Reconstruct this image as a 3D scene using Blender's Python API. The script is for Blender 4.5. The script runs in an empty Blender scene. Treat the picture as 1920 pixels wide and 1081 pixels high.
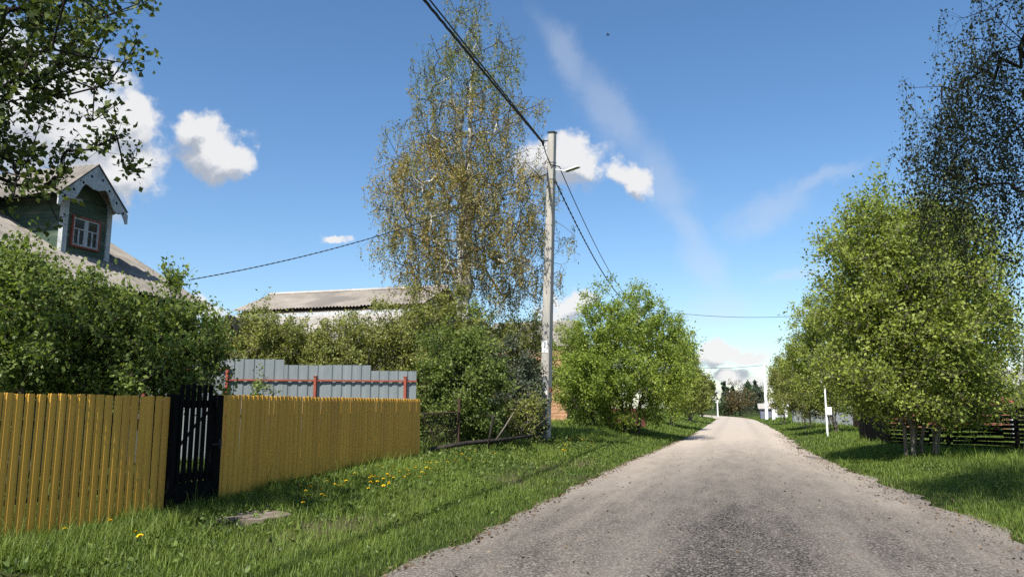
import bpy, math, random
import numpy as np
from mathutils import Vector, Matrix, Euler, noise as mnoise

R_ = math.radians
rng = np.random.default_rng(7)
random.seed(7)
scene = bpy.context.scene
col = scene.collection

# ------------------------------------------------------------------ camera model
F = 1450.0
H_EYE = 1.4
PITCH = R_(8.74)
YAW = R_(15.97)
CAM = np.array([0.0, 0.0, H_EYE])
_M = np.array((Euler((math.pi/2 + PITCH, 0, YAW), 'XYZ')).to_matrix())

def ray(px, py):
    c = np.array([(px-960)/F, (540.5-py)/F, -1.0])
    return _M @ c                       # camera-axis depth of 1

def D(px, py, depth):
    return CAM + ray(px, py)*depth

def OY(px, py, Y):
    r = ray(px, py); return CAM + r*(Y/r[1])

def OX(px, py, X):
    r = ray(px, py); return CAM + r*(X/r[0])

def proj(p):
    q = (np.asarray(p) - CAM) @ _M
    d = -q[..., 2]
    return 960 + F*q[..., 0]/d, 540.5 - F*q[..., 1]/d, d

def sstep(a, b, x):
    t = np.clip((x-a)/(b-a), 0, 1); return t*t*(3-2*t)

def plane0(px, py):
    r = ray(px, py); t = -H_EYE/r[2]; return CAM + r*t

_L = [plane0(*p)[:2] for p in ((731,1075),(875,1016),(1028,937),(1169,870),(1294,817),(1338,790))]
_Rr = [plane0(*p)[:2] for p in ((1920,1012),(1784,956),(1671,912),(1590,880),(1500,838),(1466,812),(1437,796),(1417,787))]

def center_shift(y):                                    # the road bends left far away
    return -0.0035*np.maximum(y-88, 0)**1.85

def road_left(y):
    return np.interp(y, [p[1] for p in _L], [p[0] for p in _L])*np.where(y > 85, 1, 1) + center_shift(y)

def road_right(y):
    return np.interp(y, [p[1] for p in _Rr], [p[0] for p in _Rr]) + center_shift(y)

def zg(x, y):
    x = np.asarray(x, float); y = np.asarray(y, float)
    l = road_left(y) - x                                # metres left of the road edge
    r = x - road_right(y)
    rise = np.interp(y, [0, 6, 20, 60, 120, 300], [0.08, 0.10, 0.45, 0.45, 0.25, 0.1])
    z = -0.07 + 0.09*sstep(-0.35, 0.35, np.maximum(l, r))
    z = z + rise*sstep(0.2, 3.0, l) + 0.10*sstep(0.2, 2.0, r)
    z = z + 0.02*np.sin(x*1.3+y*0.7)*np.cos(y*0.9-x*0.4)*sstep(0.3, 1.5, np.maximum(l, r))
    return z

def G(px, py):
    r = ray(px, py); t = 5.0
    ts = np.linspace(2, 260, 5200)
    p = CAM + ts[:, None]*r
    below = np.where(p[:, 2] < zg(p[:, 0], p[:, 1]))[0]
    k = below[0]
    lo, hi = ts[max(k-1, 0)], ts[k]
    for _ in range(20):
        m = (lo+hi)/2; q = CAM + r*m
        if q[2] < zg(q[0], q[1]): hi = m
        else: lo = m
    return CAM + r*hi

def Z(x, y): return float(zg(x, y))

# ------------------------------------------------------------------ tagging / linking
def tag(o, label=None, cat=None, group=None, kind=None):
    if label: o['label'] = label
    if cat: o['category'] = cat
    if group: o['group'] = group
    if kind: o['kind'] = kind
    return o

def empty(name, loc, label, cat, group=None, rz=0.0):
    o = bpy.data.objects.new(name, None)
    col.objects.link(o); o.location = [float(v) for v in loc]; o.rotation_euler = (0, 0, rz)
    o.empty_display_size = 0.2
    tag(o, label, cat, group)
    bpy.context.view_layer.update()
    return o

def link_mesh(name, me, parent=None, world=True):
    o = bpy.data.objects.new(name, me)
    col.objects.link(o)
    if parent is not None:
        o.parent = parent
        if world:                                        # vertices were given in world space
            o.matrix_parent_inverse = wmat(parent).inverted()
    return o

def wmat(o):
    m = Matrix.Translation(o.location) @ o.rotation_euler.to_matrix().to_4x4()
    if o.parent is not None:
        m = wmat(o.parent) @ o.matrix_parent_inverse @ m
    return m

class MB:
    def __init__(s): s.v = []; s.f = []; s.smooth = False
    def add(s, vs, fs):
        n = len(s.v); s.v += [tuple(float(c) for c in v) for v in vs]; s.f += [tuple(i+n for i in f) for f in fs]
    def box(s, c, ax, ay, az):                          # centre and three half-axis vectors
        c, ax, ay, az = (np.asarray(k, float) for k in (c, ax, ay, az))
        vs = [c+i*ax+j*ay+k*az for k in (-1, 1) for j in (-1, 1) for i in (-1, 1)]
        s.add(vs, [(0,2,3,1),(4,5,7,6),(0,1,5,4),(2,6,7,3),(0,4,6,2),(1,3,7,5)])
    def abox(s, x0, x1, y0, y1, z0, z1):
        s.box(((x0+x1)/2, (y0+y1)/2, (z0+z1)/2), ((x1-x0)/2,0,0), (0,(y1-y0)/2,0), (0,0,(z1-z0)/2))
    def bar(s, a, b, w, h=None, up=(0,0,1)):            # rectangular bar from a to b
        a = np.asarray(a, float); b = np.asarray(b, float); d = b-a; L = np.linalg.norm(d); d = d/L
        up = np.asarray(up, float)
        if abs(d @ up) > 0.95: up = np.array([0., 1., 0.])
        x = np.cross(d, up); x /= np.linalg.norm(x); y = np.cross(x, d)
        s.box((a+b)/2, x*w/2, d*L/2, y*(h or w)/2)
    def prism(s, poly, vec):                            # polygon (3-D, planar) pushed along vec
        poly = [np.asarray(p, float) for p in poly]; vec = np.asarray(vec, float); n = len(poly)
        s.add(poly + [p+vec for p in poly], [tuple(range(n))[::-1], tuple(range(n, 2*n))] + [(i, (i+1) % n, n+(i+1) % n, n+i) for i in range(n)])
    def tube(s, pts, radii, n=8, cap=True):
        pts = [np.asarray(p, float) for p in pts]
        if not hasattr(radii, '__len__'): radii = [radii]*len(pts)
        base = len(s.v); prev = None
        for i, p in enumerate(pts):
            d = pts[min(i+1, len(pts)-1)] - pts[max(i-1, 0)]; d = d/max(np.linalg.norm(d), 1e-9)
            if prev is None:
                u = np.array([0., 0, 1]) if abs(d[2]) < 0.9 else np.array([1., 0, 0])
                x = np.cross(d, u)
            else: x = prev - d*(prev @ d)
            x = x/np.linalg.norm(x); prev = x; y = np.cross(d, x)
            for k in range(n):
                a = 2*math.pi*k/n
                s.v.append(tuple(float(c) for c in p + radii[i]*(math.cos(a)*x + math.sin(a)*y)))
        for i in range(len(pts)-1):
            for k in range(n):
                a = base+i*n+k; b = base+i*n+(k+1) % n
                s.f.append((a, b, b+n, a+n))
        if cap:
            s.f.append(tuple(base+k for k in range(n))[::-1]); e = base+(len(pts)-1)*n
            s.f.append(tuple(e+k for k in range(n)))
    def build(s, name, m, parent=None, smooth=False, bevel=0.0):
        me = bpy.data.meshes.new(name)
        me.from_pydata(s.v, [], s.f); me.materials.append(m)
        me.update()
        if smooth:
            for p in me.polygons: p.use_smooth = True
        o = link_mesh(name, me, parent)
        if bevel:
            b = o.modifiers.new('bevel', 'BEVEL'); b.width = bevel; b.segments = 2; b.limit_method = 'ANGLE'
        return o

def corrugated(origin, along, down, length, run, pitch, amp, thick=0.006, normal=None, ragged=0.0, rows=3, seed=0):
    """a sheet with a sine profile: waves repeat along `along`, ridges run along `down`"""
    mb = MB(); rr = random.Random(seed)
    along = np.asarray(along, float); down = np.asarray(down, float); origin = np.asarray(origin, float)
    nrm = np.cross(along, down) if normal is None else np.asarray(normal, float); nrm = nrm/np.linalg.norm(nrm)
    n = max(8, int(length/pitch*6)); m = rows
    vs = []
    offs = []
    for side in (0, 1):
        for j in range(m+1):
            for i in range(n+1):
                t = i/n*length
                w = amp*math.sin(2*math.pi*t/pitch)
                sheet = int(t/1.0)
                rr2 = random.Random(seed*991+sheet)
                e = (rr2.random()-0.5)*2*ragged if j == m else 0
                lift = 0.012*((sheet % 2))*(1 if ragged else 0)
                p = origin + along*t + down*(run*j/m + e) + nrm*(w + lift - side*thick)
                vs.append(p)
    fs = []
    N = (m+1)*(n+1)
    for j in range(m):
        for i in range(n):
            a = j*(n+1)+i
            fs.append((a, a+1, a+n+2, a+n+1)); fs.append((N+a, N+a+n+1, N+a+n+2, N+a+1))
    for i in range(n):
        fs.append((i, N+i, N+i+1, i+1)); a = m*(n+1)+i; fs.append((a, a+1, N+a+1, N+a))
    for j in range(m):
        a = j*(n+1); fs.append((a, a+n+1, N+a+n+1, N+a)); a = j*(n+1)+n; fs.append((a, N+a, N+a+n+1, a+n+1))
    mb.add(vs, fs)
    return mb

# ------------------------------------------------------------------ materials
def new_mat(name):
    m = bpy.data.materials.new(name); m.use_nodes = True
    nt = m.node_tree; nt.nodes.clear()
    out = nt.nodes.new('ShaderNodeOutputMaterial')
    return m, nt, out

def N(nt, t, **kw):
    n = nt.nodes.new(t)
    for k, v in kw.items(): setattr(n, k, v)
    return n

def ramp(nt, fac, stops):
    r = N(nt, 'ShaderNodeValToRGB'); e = r.color_ramp.elements
    while len(e) < len(stops): e.new(0.5)
    for i, (p, c) in enumerate(stops):
        e[i].position = p; e[i].color = (*c, 1) if len(c) == 3 else c
    nt.links.new(fac, r.inputs[0]); return r.outputs[0]

def noise(nt, scale, detail=6, rough=0.6, vec=None, coord='Object', stretch=None):
    if vec is None:
        tc = N(nt, 'ShaderNodeTexCoord'); vec = tc.outputs[coord]
    if stretch:
        mp = N(nt, 'ShaderNodeMapping'); mp.inputs['Scale'].default_value = stretch
        nt.links.new(vec, mp.inputs[0]); vec = mp.outputs[0]
    n = N(nt, 'ShaderNodeTexNoise'); n.inputs['Scale'].default_value = scale
    n.inputs['Detail'].default_value = detail; n.inputs['Roughness'].default_value = rough
    nt.links.new(vec, n.inputs['Vector']); return n.outputs[0]

def mixc(nt, fac, a, b, mode='MIX'):
    m = N(nt, 'ShaderNodeMix', data_type='RGBA', blend_type=mode)
    for sock, v in ((m.inputs[0], fac), (m.inputs[6], a), (m.inputs[7], b)):
        if hasattr(v, 'is_output'): nt.links.new(v, sock)
        elif isinstance(v, (int, float)): sock.default_value = v
        else: sock.default_value = (*v, 1)
    return m.outputs[2]

def principled(nt, out, color, rough=0.7, spec=0.3, metallic=0.0, bump=None, bump_s=0.3, dist=0.01):
    b = N(nt, 'ShaderNodeBsdfPrincipled')
    if hasattr(color, 'is_output'): nt.links.new(color, b.inputs['Base Color'])
    else: b.inputs['Base Color'].default_value = (*color, 1)
    if hasattr(rough, 'is_output'): nt.links.new(rough, b.inputs['Roughness'])
    else: b.inputs['Roughness'].default_value = rough
    b.inputs['Specular IOR Level'].default_value = spec
    b.inputs['Metallic'].default_value = metallic
    if bump is not None:
        bp = N(nt, 'ShaderNodeBump'); bp.inputs['Strength'].default_value = bump_s; bp.inputs['Distance'].default_value = dist
        nt.links.new(bump, bp.inputs['Height']); nt.links.new(bp.outputs[0], b.inputs['Normal'])
    nt.links.new(b.outputs[0], out.inputs['Surface']); return b

def worn(name, c1, c2, scale=8, rough=0.7, spec=0.3, stretch=None, bump_s=0.2, metallic=0.0, lo=0.35, hi=0.7, c3=None):
    m, nt, out = new_mat(name)
    n = noise(nt, scale, stretch=stretch)
    c = ramp(nt, n, [(lo, c1), (hi, c2)])
    if c3 is not None:
        n2 = noise(nt, scale*0.31, stretch=stretch)
        c = mixc(nt, ramp(nt, n2, [(0.52, (0,0,0)), (0.66, (1,1,1))]), c, c3)
    principled(nt, out, c, rough, spec, metallic, bump=n, bump_s=bump_s)
    return m

def leaf_mat(name, dark, light, rough=0.5, trans=0.42, tl=(1.3, 1.35, 0.6)):
    m, nt, out = new_mat(name)
    at = N(nt, 'ShaderNodeAttribute', attribute_name='var')
    c = ramp(nt, at.outputs['Fac'], [(0.0, dark), (1.0, light)])
    b = N(nt, 'ShaderNodeBsdfPrincipled'); nt.links.new(c, b.inputs['Base Color'])
    b.inputs['Roughness'].default_value = rough; b.inputs['Specular IOR Level'].default_value = 0.25
    t = N(nt, 'ShaderNodeBsdfTranslucent')
    c2 = mixc(nt, 1.0, c, tl, 'MULTIPLY'); nt.links.new(c2, t.inputs['Color'])
    mx = N(nt, 'ShaderNodeMixShader'); mx.inputs[0].default_value = trans
    nt.links.new(b.outputs[0], mx.inputs[1]); nt.links.new(t.outputs[0], mx.inputs[2])
    nt.links.new(mx.outputs[0], out.inputs['Surface'])
    return m

M = {}
M['ochre'] = worn('ochre_paint', (0.58,0.300,0.038), (0.72,0.385,0.056), 11, 0.5, 0.3, stretch=(1,1,0.05), bump_s=0.05, c3=(0.53,0.270,0.040))
M['black_wood'] = worn('black_stained_wood', (0.003,0.003,0.003), (0.008,0.007,0.007), 14, 0.9, 0.08, stretch=(1,1,0.12))
M['zinc'] = worn('galvanised_sheet', (0.175,0.200,0.205), (0.235,0.265,0.268), 3, 0.45, 0.5, stretch=(1,1,0.3), bump_s=0.03, metallic=0.15)
M['red_paint'] = worn('red_oxide_paint', (0.22,0.055,0.035), (0.32,0.080,0.048), 20, 0.55, 0.3, c3=(0.2,0.06,0.04))
M['slate'] = worn('weathered_asbestos_slate', (0.17,0.155,0.135), (0.27,0.245,0.215), 2.2, 0.9, 0.1, c3=(0.13,0.12,0.10), bump_s=0.1)
M['slate_pale'] = worn('pale_asbestos_slate', (0.30,0.278,0.25), (0.43,0.40,0.36), 1.3, 0.9, 0.1, c3=(0.23,0.215,0.195), bump_s=0.1)
M['slate_tan'] = worn('tan_asbestos_slate', (0.25,0.22,0.185), (0.36,0.32,0.27), 0.9, 0.9, 0.1, c3=(0.20,0.18,0.16), bump_s=0.1)
M['green_wood'] = worn('faded_green_boards', (0.045,0.075,0.052), (0.085,0.125,0.09), 7, 0.75, 0.2, stretch=(0.4,0.15,3), c3=(0.15,0.165,0.13))
M['white_wood'] = worn('weathered_white_paint', (0.36,0.38,0.385), (0.50,0.515,0.515), 12, 0.6, 0.3, c3=(0.27,0.29,0.285))
M['pane'] = None
m, nt, out = new_mat('dark_window_glass')
principled(nt, out, (0.015,0.02,0.025), 0.06, 0.6); M['pane'] = m
M['dark_wood'] = worn('dark_weathered_wood', (0.022,0.018,0.015), (0.05,0.042,0.035), 10, 0.85, 0.15, stretch=(1,1,0.2))
M['grey_wood'] = worn('grey_weathered_wood', (0.12,0.10,0.085), (0.25,0.215,0.18), 12, 0.85, 0.15, stretch=(1,1,0.2))
M['concrete'] = worn('pole_concrete', (0.36,0.342,0.31), (0.48,0.455,0.412), 9, 0.85, 0.2, stretch=(1,1,0.12), c3=(0.31,0.298,0.272), bump_s=0.15)
M['slab'] = worn('old_concrete_slab', (0.15,0.12,0.09), (0.24,0.20,0.155), 9, 0.9, 0.15, c3=(0.12,0.10,0.08), bump_s=0.4)
M['white_post'] = worn('whitewashed_concrete', (0.62,0.62,0.61), (0.76,0.76,0.74), 10, 0.8, 0.2)
M['paper'] = worn('faded_paper', (0.62,0.62,0.61), (0.82,0.82,0.80), 30, 0.9, 0.1, bump_s=0.05)
M['paper_grey'] = worn('torn_grey_paper', (0.42,0.42,0.41), (0.60,0.60,0.58), 25, 0.9, 0.1, bump_s=0.05)
M['cable'] = worn('black_cable_sheath', (0.006,0.006,0.007), (0.012,0.012,0.013), 30, 0.5, 0.3, bump_s=0.0)
M['steel'] = worn('grey_galvanised_steel', (0.22,0.22,0.22), (0.34,0.34,0.34), 20, 0.45, 0.5, metallic=0.4)
M['dark_steel'] = worn('blackened_steel', (0.012,0.012,0.013), (0.03,0.03,0.03), 20, 0.6, 0.3)
M['lamp_white'] = worn('white_lamp_housing', (0.68,0.68,0.67), (0.78,0.78,0.77), 20, 0.5, 0.3)
M['brick_red'] = worn('red_brown_planks', (0.20,0.075,0.05), (0.30,0.125,0.085), 4, 0.85, 0.15, stretch=(1,1,6))
M['orange_wall'] = worn('orange_plank_wall', (0.36,0.20,0.11), (0.47,0.28,0.16), 5, 0.85, 0.15, stretch=(3,3,0.4))
M['red_roof'] = worn('red_metal_roof', (0.24,0.055,0.035), (0.34,0.085,0.05), 4, 0.55, 0.3)
M['white_wall'] = worn('white_rendered_wall', (0.66,0.66,0.65), (0.78,0.78,0.77), 3, 0.85, 0.2)
M['bluegrey_wall'] = worn('blue_grey_boards', (0.12,0.13,0.17), (0.19,0.20,0.25), 3, 0.8, 0.2)
M['rust'] = worn('rusty_iron', (0.045,0.028,0.02), (0.10,0.06,0.04), 25, 0.85, 0.2)
M['bark'] = worn('brown_grey_bark', (0.045,0.036,0.028), (0.12,0.10,0.08), 14, 0.9, 0.1, stretch=(1,1,0.3), bump_s=0.5)
M['bark_pale'] = worn('pale_willow_bark', (0.10,0.085,0.065), (0.26,0.225,0.18), 14, 0.9, 0.1, stretch=(1,1,0.3), bump_s=0.5)
M['bark_dark'] = worn('dark_bark', (0.018,0.015,0.012), (0.045,0.038,0.03), 14, 0.9, 0.1, stretch=(1,1,0.3), bump_s=0.5)  # near-black bark of the two overhead trees
# birch bark: white with dark horizontal lenticels and black scars
m, nt, out = new_mat('birch_bark')
at = N(nt, 'ShaderNodeAttribute', attribute_name='var')            # 1 on the thick white wood, 0 on thin dark twigs
n1 = noise(nt, 5, stretch=(1,1,4)); n2 = noise(nt, 1.6, stretch=(1,1,0.8))
wh = mixc(nt, ramp(nt, n1, [(0.56,(0,0,0)),(0.63,(1,1,1))]), (0.62,0.60,0.55), (0.06,0.05,0.045))
wh = mixc(nt, ramp(nt, n2, [(0.60,(0,0,0)),(0.68,(1,1,1))]), wh, (0.05,0.045,0.04))
principled(nt, out, mixc(nt, at.outputs['Fac'], (0.055,0.04,0.032), wh), 0.8, 0.15, bump=n1)
M['bark_birch'] = m

M['leaf_lilac'] = leaf_mat('lilac_leaves', (0.060,0.100,0.024), (0.24,0.30,0.075))
M['leaf_fresh'] = leaf_mat('fresh_spring_leaves', (0.110,0.155,0.026), (0.36,0.415,0.085))
M['leaf_bright'] = leaf_mat('bright_green_leaves', (0.105,0.165,0.025), (0.345,0.42,0.078))
M['leaf_olive'] = leaf_mat('olive_spring_leaves', (0.115,0.135,0.036), (0.34,0.36,0.10))
M['leaf_grey'] = leaf_mat('grey_green_needles', (0.040,0.058,0.038), (0.12,0.145,0.09), trans=0.12)
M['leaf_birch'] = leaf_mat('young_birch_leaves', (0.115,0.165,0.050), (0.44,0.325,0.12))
M['leaf_weep'] = leaf_mat('shaded_birch_leaves', (0.020,0.030,0.012), (0.070,0.085,0.032), trans=0.2)  # shade under the overhead branches is put into this leaf colour
M['leaf_topleft'] = leaf_mat('shaded_lime_leaves', (0.026,0.042,0.010), (0.12,0.155,0.034), trans=0.25)  # backlit silhouette darkness put into the leaf colour
M['leaf_far'] = leaf_mat('far_green_leaves', (0.03,0.055,0.022), (0.075,0.115,0.042), trans=0.2)
M['leaf_farbrown'] = leaf_mat('far_russet_leaves', (0.065,0.055,0.022), (0.15,0.115,0.045), trans=0.2)
M['leaf_fardark'] = leaf_mat('far_spruce_needles', (0.014,0.028,0.014), (0.035,0.058,0.028), trans=0.1)
M['grass'] = leaf_mat('verge_grass', (0.048,0.086,0.013), (0.180,0.245,0.040), trans=0.3)
M['weed'] = leaf_mat('broad_weed_leaves', (0.035,0.065,0.014), (0.165,0.225,0.05), trans=0.25)
M['dead'] = leaf_mat('dry_leaf_litter', (0.045,0.028,0.018), (0.20,0.14,0.085), trans=0.05, tl=(1,1,1))

m, nt, out = new_mat('dandelion_yellow'); principled(nt, out, (0.75,0.52,0.015), 0.7, 0.2); M['yellow'] = m
m, nt, out = new_mat('dandelion_stem'); principled(nt, out, (0.08,0.13,0.03), 0.6, 0.2); M['stem'] = m

# ground: soil and thatch under the blades
m, nt, out = new_mat('turf_soil')
n1 = noise(nt, 0.7); n2 = noise(nt, 14); n3 = noise(nt, 90, 3)
c = ramp(nt, n2, [(0.3, (0.030,0.042,0.010)), (0.55, (0.050,0.078,0.017)), (0.75, (0.075,0.085,0.030))])
c = mixc(nt, ramp(nt, n1, [(0.48,(0,0,0)),(0.72,(0.75,0.75,0.75))]), c, (0.075,0.062,0.035))
at = N(nt, 'ShaderNodeAttribute', attribute_name='var'); c = mixc(nt, at.outputs['Fac'], c, (0.135,0.105,0.068))
c = mixc(nt, ramp(nt, n3, [(0.35,(0.55,0.55,0.55)),(0.65,(0,0,0))]), c, (0.018,0.022,0.008))
principled(nt, out, c, 0.95, 0.05, bump=n3, bump_s=0.8, dist=0.02); M['turf'] = m

# road: old coarse asphalt, paler towards the far end, part dust, part grazing light put into the colour; dust collects towards the edges
m, nt, out = new_mat('old_asphalt')
tc = N(nt, 'ShaderNodeTexCoord'); pos = tc.outputs['Object']
sx = N(nt, 'ShaderNodeSeparateXYZ'); nt.links.new(pos, sx.inputs[0])
vo = N(nt, 'ShaderNodeTexVoronoi'); vo.inputs['Scale'].default_value = 48; nt.links.new(pos, vo.inputs['Vector'])
vo2 = N(nt, 'ShaderNodeTexVoronoi'); vo2.inputs['Scale'].default_value = 24; nt.links.new(pos, vo2.inputs['Vector'])
fine = noise(nt, 60, 6, 0.7, pos); mid = noise(nt, 2.2, 6, 0.6, pos, stretch=(1.5,0.35,1)); big = noise(nt, 0.5, 5, 0.6, pos, stretch=(2.2,0.22,1))
stones = ramp(nt, vo.outputs['Color'], [(0.15,(0.040,0.035,0.031)),(0.5,(0.098,0.088,0.077)),(0.85,(0.24,0.216,0.188))])
gap = ramp(nt, vo.outputs['Distance'], [(0.35,(0,0,0)),(0.75,(1,1,1))])
coarse = mixc(nt, gap, stones, (0.014,0.013,0.013))
dust_and_glare = mixc(nt, fine, (0.33,0.280,0.228), (0.47,0.405,0.335))
mr = N(nt, 'ShaderNodeMapRange'); mr.inputs['From Min'].default_value = 9; mr.inputs['From Max'].default_value = 38
nt.links.new(sx.outputs['Y'], mr.inputs[0])
ad = N(nt, 'ShaderNodeMath', operation='MULTIPLY_ADD'); ad.inputs[1].default_value = 0.45; nt.links.new(mid, ad.inputs[0])
nt.links.new(mr.outputs[0], ad.inputs[2])
ad2 = N(nt, 'ShaderNodeMath', operation='MULTIPLY_ADD'); ad2.inputs[1].default_value = 0.6; nt.links.new(big, ad2.inputs[0]); nt.links.new(ad.outputs[0], ad2.inputs[2])
ab = N(nt, 'ShaderNodeMath', operation='ABSOLUTE'); nt.links.new(sx.outputs['X'], ab.inputs[0])
ad3 = N(nt, 'ShaderNodeMath', operation='MULTIPLY_ADD'); ad3.inputs[1].default_value = 0.10; nt.links.new(ab.outputs[0], ad3.inputs[0]); nt.links.new(ad2.outputs[0], ad3.inputs[2])
fac = ramp(nt, ad3.outputs[0], [(0.0,(0,0,0)),(0.5,(0,0,0)),(1.0,(1,1,1))])
fr = N(nt, 'ShaderNodeMapRange'); fr.inputs['From Min'].default_value = 0.52; fr.inputs['From Max'].default_value = 1.50
nt.links.new(ad3.outputs[0], fr.inputs[0])
c = mixc(nt, fr.outputs[0], coarse, dust_and_glare)
# two paler wheel tracks
wv = N(nt, 'ShaderNodeMath', operation='ABSOLUTE'); wv0 = N(nt, 'ShaderNodeMath', operation='SUBTRACT'); wv0.inputs[1].default_value = 1.05
nt.links.new(ab.outputs[0], wv0.inputs[0]); nt.links.new(wv0.outputs[0], wv.inputs[0])
trk = ramp(nt, wv.outputs[0], [(0.0,(0.28,0.28,0.28)),(0.45,(0,0,0))])
c = mixc(nt, trk, c, mixc(nt, fine, (0.17,0.150,0.128), (0.28,0.248,0.212)))
c = mixc(nt, ramp(nt, noise(nt, 9, 3, 0.5, pos), [(0.68,(0,0,0)),(0.72,(0.6,0.6,0.6))]), c, (0.05,0.045,0.04))
bh = mixc(nt, fr.outputs[0], vo.outputs['Distance'], fine)
principled(nt, out, c, 0.92, 0.12, bump=bh, bump_s=0.55, dist=0.010)
M['road'] = m
# ------------------------------------------------------------------ fast big meshes
def np_mesh(name, verts, faces_flat, sizes, m, parent=None, var=None):
    me = bpy.data.meshes.new(name)
    nv = len(verts); nf = len(sizes)
    me.vertices.add(nv); me.vertices.foreach_set('co', np.ascontiguousarray(verts, dtype=np.float32).ravel())
    me.loops.add(len(faces_flat)); me.loops.foreach_set('vertex_index', np.ascontiguousarray(faces_flat, dtype=np.int32))
    me.polygons.add(nf)
    starts = np.zeros(nf, np.int32); starts[1:] = np.cumsum(sizes)[:-1]
    me.polygons.foreach_set('loop_start', starts)
    me.materials.append(m)
    if var is not None:
        a = me.attributes.new('var', 'FLOAT', 'POINT'); a.data.foreach_set('value', np.ascontiguousarray(var, dtype=np.float32))
    me.update(calc_edges=True)
    me.validate()
    return link_mesh(name, me, parent)

def unit(a): return a/np.maximum(np.linalg.norm(a, axis=-1, keepdims=True), 1e-9)

def leaves_mesh(name, pos, axis, size, width, var, m, parent):
    n = len(pos)
    rnd = unit(rng.normal(size=(n, 3)))
    side = unit(np.cross(axis, rnd)); nrm = np.cross(axis, side)
    L = size[:, None]; W = (size*width)[:, None]
    v = np.empty((n, 4, 3))
    v[:, 0] = pos
    v[:, 1] = pos + axis*L*0.45 + side*W*0.5 + nrm*W*0.12
    v[:, 2] = pos + axis*L - nrm*L*0.08
    v[:, 3] = pos + axis*L*0.45 - side*W*0.5 + nrm*W*0.12
    return np_mesh(name, v.reshape(-1, 3), np.arange(4*n), np.full(n, 4), m, parent, np.repeat(var, 4))

def segs_mesh(name, a, b, ra, rb, m, parent, sides=4, var=None):
    n = len(a); d = unit(b-a)
    ref = np.where(np.abs(d[:, 2:3]) < 0.9, np.array([[0., 0, 1]]), np.array([[1., 0, 0]]))
    x = unit(np.cross(d, ref)); y = np.cross(d, x)
    v = np.empty((n, 2*sides, 3))
    for k in range(sides):
        t = 2*math.pi*k/sides; o = math.cos(t)*x + math.sin(t)*y
        v[:, k] = a + o*ra[:, None]; v[:, sides+k] = b + o*rb[:, None]
    f = []
    for k in range(sides):
        f.append([k, (k+1) % sides, sides+(k+1) % sides, sides+k])
    f = np.array(f)
    ff = (np.arange(n)[:, None, None]*2*sides + f[None]).reshape(-1)
    return np_mesh(name, v.reshape(-1, 3), ff, np.full(n*sides, 4), m, parent, None if var is None else np.repeat(var, 2*sides))

def grow(stems, ends, step=0.45, wob=0.06, sag=0.0, tip=0.004, power=2.2, climb=0.5):
    """stems: polylines from the ground; ends: points the twigs reach. returns nodes, parents, radii"""
    P = []; par = []
    for s in stems:
        for i, p in enumerate(s):
            par.append(len(P)-1 if i else -1); P.append(np.asarray(p, float))
    P = list(P)
    arr = np.array(P)
    d0 = np.array([np.min(np.linalg.norm(arr-e, axis=1)) for e in ends])
    cap = len(P) + 40*len(ends)
    buf = np.zeros((cap, 3)); buf[:len(P)] = arr; cnt = len(P)
    endnode = []
    for k in np.argsort(d0):
        e = ends[k]
        q = e - buf[:cnt]; dist = np.linalg.norm(q, axis=1)
        pen = dist*(1 + climb*np.clip(-q[:, 2]/np.maximum(dist, 1e-6) + 0.15, 0, 2))
        j = int(np.argmin(pen)); a = buf[j]; L = dist[j]
        n = max(1, min(38, int(L/step))); pj = j
        bow = rng.normal(size=3)*L*0.07 + np.array([0, 0, 0.10*L])
        for i in range(1, n+1):
            t = i/n
            p = a + (e-a)*t + bow*math.sin(math.pi*t) + (rng.normal(size=3)*wob*step if i < n else 0)
            p[2] -= sag*t*t*L
            buf[cnt] = p; par.append(pj); pj = cnt; cnt += 1
        endnode.append((k, pj))
    P = buf[:cnt].copy(); par = np.array(par)
    acc = np.zeros(cnt)
    for k, e in endnode: acc[e] += tip**power
    for i in range(cnt-1, -1, -1):
        if acc[i] == 0: acc[i] = tip**power
        if par[i] >= 0: acc[par[i]] += acc[i]
    rad = acc**(1/power)
    return P, par, rad, endnode

def fill(clumps, n, shell=0.45, gap=-0.23, shoots=0.12):
    """points in a union of ellipsoids (cx,cy,cz,rx,ry,rz,weight)"""
    c = np.array(clumps, float); w = c[:, 6]*c[:, 3]*c[:, 4]*c[:, 5]; w = w/w.sum()
    i = rng.choice(len(c), size=n, p=w)
    u = unit(rng.normal(size=(n, 3))); r = rng.random(n)**(shell)
    r = np.clip(r, 0, 1)
    out_ = rng.random(n) < shoots; r = np.where(out_, 1.0 + 0.36*rng.random(n), r)
    p = c[i, :3] + u*c[i, 3:6]*r[:, None]
    p[:, 2] += out_*0.18*c[i, 5]*rng.random(n)
    sc = 2.2/np.clip(np.median(c[:, 3]), 0.5, 3.0)
    g = np.array([mnoise.noise(Vector(q*sc)) for q in p])
    return p[g + 0.16*rng.normal(size=n) > gap]

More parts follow.
